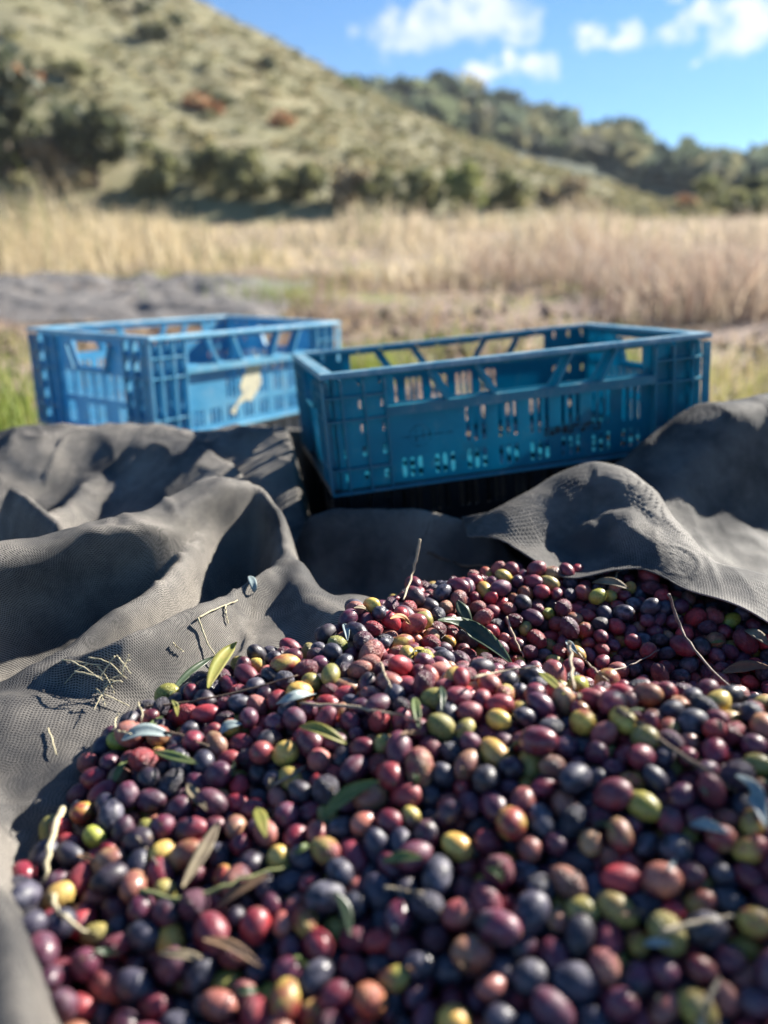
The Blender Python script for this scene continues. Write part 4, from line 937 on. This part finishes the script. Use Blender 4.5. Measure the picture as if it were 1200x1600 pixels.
def leaf(path, wpx, mat, label, curl=None):
    curl = random.uniform(0.2, 0.75) if curl is None else curl
    L = lay(path, 0.002, 0.12); c = L[len(L) // 2]; k = PXM(c); w = wpx / k; n = len(L)
    prof = np.sin(np.pi * np.clip(np.linspace(0.02, 0.99, n), 0, 1)) ** 0.75; prof[0] = 0.12
    m = MB(); org = Vector(c); view = (Vector((0, 0, CAM_Z)) - org).normalized(); nrm = (view * 0.55 + Vector((0, 0, 0.8))).normalized()
    rows = []
    for j in range(n):
        t_ = Vector(L[min(j + 1, n - 1)] - L[max(j - 1, 0)]).normalized(); s_ = t_.cross(nrm).normalized(); u_ = s_.cross(t_).normalized(); p0 = Vector(L[j]) - org + u_ * math.sin(math.pi * j / (n - 1)) * w * 0.3
        rows.append([p0 + s_ * (e * prof[j] * w / 2) + u_ * (abs(e) * curl * w * 0.5 * prof[j]) for e in (-1, -0.5, 0, 0.5, 1)] + [p0 + s_ * (e * prof[j] * w / 2) + u_ * (abs(e) * curl * w * 0.5 * prof[j] - 0.00045) for e in (1, 0.5, 0, -0.5, -1)])
    for r_ in rows: m.v += [tuple(q) for q in r_]
    for j in range(n - 1):
        for e in range(10): m.f.append((j * 10 + e, j * 10 + (e + 1) % 10, j * 10 + 10 + (e + 1) % 10, j * 10 + 10 + e))
    m.f.append(tuple(range(10))); m.f.append(tuple(reversed(range((n - 1) * 10, n * 10))))
    o_ = link('leaf', m.mesh('leaf', True), LEAFM[mat]); o_.location = org; tag(o_, label, 'leaf', 'leaves fallen among the olives')
    LANDMARK.append((np.mean([q[0] for q in path]), np.mean([q[1] for q in path]), label))
def stick(name, path, wpx, mat, label, group, sink=0.3, cat='twig', air=0.0):
    L = lay(path, 0.0008 + air, sink); c = L[0]; org = Vector(c); r = wpx / PXM(c) / 2; n = len(L)
    jr = random.Random(int(path[0][0] * 7 + path[0][1])); pts_ = [Vector(q) - org + Vector((jr.uniform(-1, 1), jr.uniform(-1, 1), jr.uniform(-1, 1))) * r * 0.5 for q in L]
    o_ = link(name, MB().tube(pts_, [r * (1.0 - 0.45 * j / (n - 1)) * jr.uniform(0.85, 1.15) for j in range(n)], 7).mesh(name, True), STICKM[mat]); o_.location = org
    tag(o_, label, cat, group)
    if name == 'twig': LANDMARK.append((path[len(path) // 2][0], path[len(path) // 2][1], label))

LEAVES = [([(325, 1075), (345, 1040), (370, 1003)], 24, 'yellow', 'yellow green leaf standing up beside the bent straw'), ([(265, 1085), (300, 1052), (335, 1025)], 13, 'dark', 'narrow grey green leaf left of the upright yellow green leaf'),
          ([(685, 970), (740, 998), (800, 1038)], 32, 'dark', 'largest dark green leaf across the middle of the heap'), ([(714, 938), (722, 957), (737, 977)], 20, 'dark', 'short dark green leaf just above the largest dark leaf'),
          ([(190, 1157), (225, 1148), (268, 1150)], 23, 'silver', 'silver leaf above the bright lime green olive'), ([(225, 1147), (240, 1132), (256, 1118)], 10, 'green', 'thin green leaf poking out above the silver leaf'),
          ([(240, 1175), (272, 1186), (308, 1193)], 17, 'green', 'olive green leaf right of the yellow and red olive'), ([(178, 1222), (187, 1205), (199, 1185)], 12, 'green', 'small green leaf below the lime green olive'),
          ([(268, 1094), (275, 1105), (277, 1119)], 9, 'yellow', 'tiny yellow leaf at the left rim of the heap'), ([(468, 1136), (500, 1146), (542, 1163)], 20, 'yellow', 'yellow green leaf left of centre, beside a black olive'),
          ([(432, 1100), (465, 1090), (497, 1084)], 18, 'silver', 'silver leaf at the left end of the long pale twig'), ([(343, 1147), (358, 1137), (378, 1131)], 16, 'silver', 'small silver leaf between the two left heap twigs'),
          ([(503, 1277), (545, 1248), (592, 1220)], 26, 'green', 'broad grey green leaf pointing up right in the lit olives'), ([(285, 1386), (318, 1335), (344, 1282)], 22, 'tan', 'long grey tan leaf low on the left'),
          ([(292, 1224), (303, 1245), (323, 1266)], 18, 'tan', 'small tan leaf above the long grey tan leaf'), ([(400, 1262), (408, 1285), (415, 1308)], 22, 'yellow', 'short bright green leaf right of the tan leaves'),
          ([(524, 1394), (540, 1425), (547, 1462)], 18, 'dark', 'dark green leaf hanging down in the shaded olives'), ([(335, 1422), (372, 1396), (425, 1364)], 17, 'brown', 'curled brown leaf crossing the green stem'),
          ([(318, 1468), (362, 1482), (410, 1512)], 17, 'brown', 'brown leaf below the green stem'), ([(248, 1488), (285, 1495), (318, 1497)], 15, 'tan', 'pale tan leaf left of the lower brown leaf'),
          ([(598, 1346), (628, 1343), (662, 1340)], 17, 'green', 'green leaf lying flat at the centre of the shaded olives'), ([(1150, 1213), (1175, 1245), (1197, 1292)], 30, 'silver', 'wide silver green leaf at the right edge'),
          ([(1078, 1288), (1105, 1294), (1138, 1302)], 20, 'silver', 'silver leaf left of the wide silver green leaf'), ([(842, 1050), (860, 1068), (882, 1085)], 15, 'yellow', 'yellow green leaf on the crest beside the upright pale twig'),
          ([(648, 1090), (650, 1112), (655, 1138)], 15, 'green', 'green leaf at the right end of the long pale twig'), ([(689, 1072), (692, 1090), (690, 1112)], 10, 'dark', 'dark leaf sliver on the bright crest'),
          ([(389, 900), (395, 912), (398, 926)], 12, 'silver', 'pale leaf caught on the left net fold'), ([(1128, 1052), (1165, 1048), (1205, 1044)], 22, 'brown', 'dry brown leaf at the right edge of the heap'),
          ([(925, 910), (955, 914), (982, 920)], 16, 'tan', 'tan leaf under the hem of the right net'), ([(610, 967), (625, 969), (642, 976)], 13, 'orange', 'orange leaf behind the bright crest'),
          ([(537, 975), (541, 986), (543, 1001)], 11, 'silver', 'whitish leaf at the tip of the left net'), ([(1163, 984), (1182, 996), (1203, 1012)], 18, 'tan', 'grey tan leaf where the right net meets the heap'), ([(884, 1000), (891, 1012), (902, 1022)], 11, 'silver', 'tiny pale leaf at the top of the upright pale twig')]
for a in LEAVES: leaf(*a)
G_T = 'twigs among the olives'
TWIGS = [([(656, 843), (646, 890), (631, 937)], 5, 'pale', 'pale twig standing up at the back of the heap', 0.05, 0.02), ([(890, 1003), (893, 1040), (896, 1076)], 7, 'pale', 'upright pale twig stub on the crest', 0.05, 0.004), ([(1045, 930), (1065, 985), (1110, 1045), (1166, 1090)], 5, 'grey', 'long thin grey twig running down the right of the heap', 0.1, 0),
         ([(790, 965), (805, 1000), (819, 1026)], 5, 'pale', 'short twig right of the largest dark leaf', 0.15, 0), ([(965, 1108), (1060, 1175), (1152, 1238)], 10, 'brown', 'thick brown twig slanting through the right of the near heap', 0.2, 0), ([(470, 1100), (560, 1106), (657, 1124)], 6, 'pale', 'long pale twig lying across the lit olives', 0.1, 0),
         ([(98, 1260), (80, 1312), (66, 1386)], 11, 'straw', 'thick pale stalk at the left rim of the near heap', 0.1, 0), ([(82, 1396), (94, 1428), (136, 1456)], 9, 'straw', 'curled pale stalk below the thick pale stalk', 0.15, 0), ([(217, 1392), (290, 1404), (360, 1380), (452, 1354)], 9, 'green', 'long curving green stem low on the left', 0.2, 0),
         ([(248, 1140), (285, 1150), (325, 1166)], 6, 'brown', 'brown twig right of the silver leaf', 0.2, 0), ([(430, 1226), (455, 1212), (482, 1194)], 6, 'grey', 'short grey twig right of the lit olives on the left', 0.2, 0), ([(222, 1106), (300, 1095), (385, 1078), (465, 1054)], 4, 'brown', 'long dark twig along the upper left rim of the heap', 0.15, 0),
         ([(1034, 1456), (1090, 1442), (1152, 1430)], 10, 'pale', 'pale stick in the shaded olives at the right', 0.2, 0), ([(1093, 1604), (1108, 1565), (1122, 1530)], 12, 'pale', 'blurred pale stick at the bottom right', 0.2, 0), ([(595, 1036), (602, 1055), (611, 1077)], 5, 'pale', 'short pale twig on the left of the bright crest', 0.15, 0),
         ([(600, 1386), (628, 1390), (662, 1396)], 6, 'pale', 'whitish twig at the centre of the shaded olives', 0.2, 0), ([(960, 906), (966, 893), (982, 886), (996, 890)], 4, 'pale', 'curled pale tendril on the right net', 0.1, 0.003), ([(214, 1308), (230, 1328), (247, 1352)], 6, 'grey', 'grey twig left of the long grey tan leaf', 0.2, 0),
         ([(900, 1018), (925, 1042), (952, 1066)], 4, 'pale', 'thin twig right of the upright pale twig stub', 0.15, 0), ([(742, 1058), (790, 1048), (842, 1042)], 5, 'pale', 'pale twig behind the bright crest', 0.15, 0), ([(668, 862), (720, 882), (775, 884)], 5, 'brown', 'brown twig at the very back of the heap', 0.2, 0), ([(930, 1050), (985, 1040), (1030, 1015)], 4, 'grey', 'grey twig in the hollow behind the crest', 0.2, 0)]
for pth, w, m_, lab, sk, air in TWIGS: stick('twig', pth, w, m_, lab, G_T, sk, 'twig', air)
STRAW = [([(310, 966), (340, 950), (371, 938)], 'upper half of the bent straw on the left net fold'), ([(310, 966), (322, 1000), (346, 1040)], 'lower half of the bent straw on the left net fold'), ([(270, 1005), (278, 1012), (287, 1018)], 'short straw chip on the left net fold'),
         ([(352, 946), (353, 960), (356, 975)], 'thin straw hanging beside the bent straw'), ([(75, 1138), (83, 1160), (88, 1180)], 'straw lying on the sunlit net at the left'), ([(215, 1098), (222, 1115), (220, 1132)], 'bent stem hooked on the left rim of the heap'), ([(175, 1140), (190, 1143), (205, 1146)], 'straw left of the silver leaf'), ([(180, 1140), (180, 1125), (186, 1115)], 'upright stem left of the silver leaf')]
for pth, lab in STRAW: stick('straw', pth, 3.2, 'straw', lab, 'loose straws on the net', 0.02, 'straw', 0.002)
jr = random.Random(9)
for i in range(15):
    x, y = jr.uniform(110, 205), jr.uniform(1035, 1095); a, l = jr.uniform(0, math.pi), jr.uniform(18, 45)
    stick('straw', [(x - l * math.cos(a), y - l * 0.5 * math.sin(a)), (x, y - jr.uniform(0, 10)), (x + l * math.cos(a), y + l * 0.5 * math.sin(a))], 2.4, 'straw', 'dry straw in the tangle in the dark hollow of the left net', 'tangle of straws in the net hollow', 0.02, 'straw', jr.uniform(0.001, 0.014))

# ------------------------------------------------------------------ the 300 olives that show largest, each its own object
ONES = 'zero one two three four five six seven eight nine ten eleven twelve thirteen fourteen fifteen sixteen seventeen eighteen nineteen'.split(); TENS = 'x x twenty thirty forty fifty sixty seventy eighty ninety'.split()
def say(n): return ONES[n] if n < 20 else TENS[n // 10] + (' ' + ONES[n % 10] if n % 10 else '')
def where(px, py):
    return f'{say(min(max(int(round(px / 12)), 0), 99))} percent across, {say(min(int(round(py / 16)), 99))} percent down the photo'
jr = random.Random(15); spots = []
while len(spots) < 30:
    x, y = jr.uniform(120, 1180), jr.uniform(900, 1560)
    if ids[int(y / 2), int(x / 2)] >= 0 and all(math.hypot(x - q[0], y - q[1]) > 60 for q in spots) and all(math.hypot(x - q[0], y - q[1]) > 34 for q in LANDMARK): spots.append((x, y))
keepmark = list(LANDMARK)
for x, y in spots:
    c = jr.choice(['tan', 'tan', 'brown', 'green', 'dark', 'silver']); a = jr.uniform(0, math.pi); l = jr.uniform(9, 19) * (0.6 + (y - 850) / 900)
    leaf([(x - l * math.cos(a), y - l * math.sin(a) * 0.6), (x, y), (x + l * math.cos(a + 0.3), y + l * math.sin(a + 0.3) * 0.6)], l * jr.uniform(0.4, 0.7), c, f'small {"dark green" if c == "dark" else c} leaf scrap {where(x, y)}', jr.uniform(0.5, 1.0))
LANDMARK[:] = keepmark
used = set()
for i in big:
    px, py, d = proj[i]; c = kn[i]; look = ('wrinkled ' if wr[i] > 0.4 else '') + c
    lab = None; near = sorted(LANDMARK, key=lambda q: (q[0] - px) ** 2 + (q[1] - py) ** 2)[0]; dx, dy = px - near[0], py - near[1]
    if math.hypot(dx, dy) < 62:
        side = ('right of' if dx > 0 else 'left of') if abs(dx) > abs(dy) else ('below' if dy > 0 else 'above')
        t_ = f'{look} olive just {side} the {near[2]}'
        if t_ not in used and len(t_.split()) <= 16: lab = t_
    if lab is None:
        lab = f'{look} olive {where(px, py)}'; k = 0
        while lab in used: k += 1; lab = f'{["smaller", "larger", "lower", "deeper"][k % 4]} {look} olive {where(px, py)}'
    used.add(lab)
    o = link('olive', olive_block(np.array([i]), pos[i]), M_OLIVE); o.location = pos[i]; tag(o, lab, 'olive', 'olives nearest the camera')
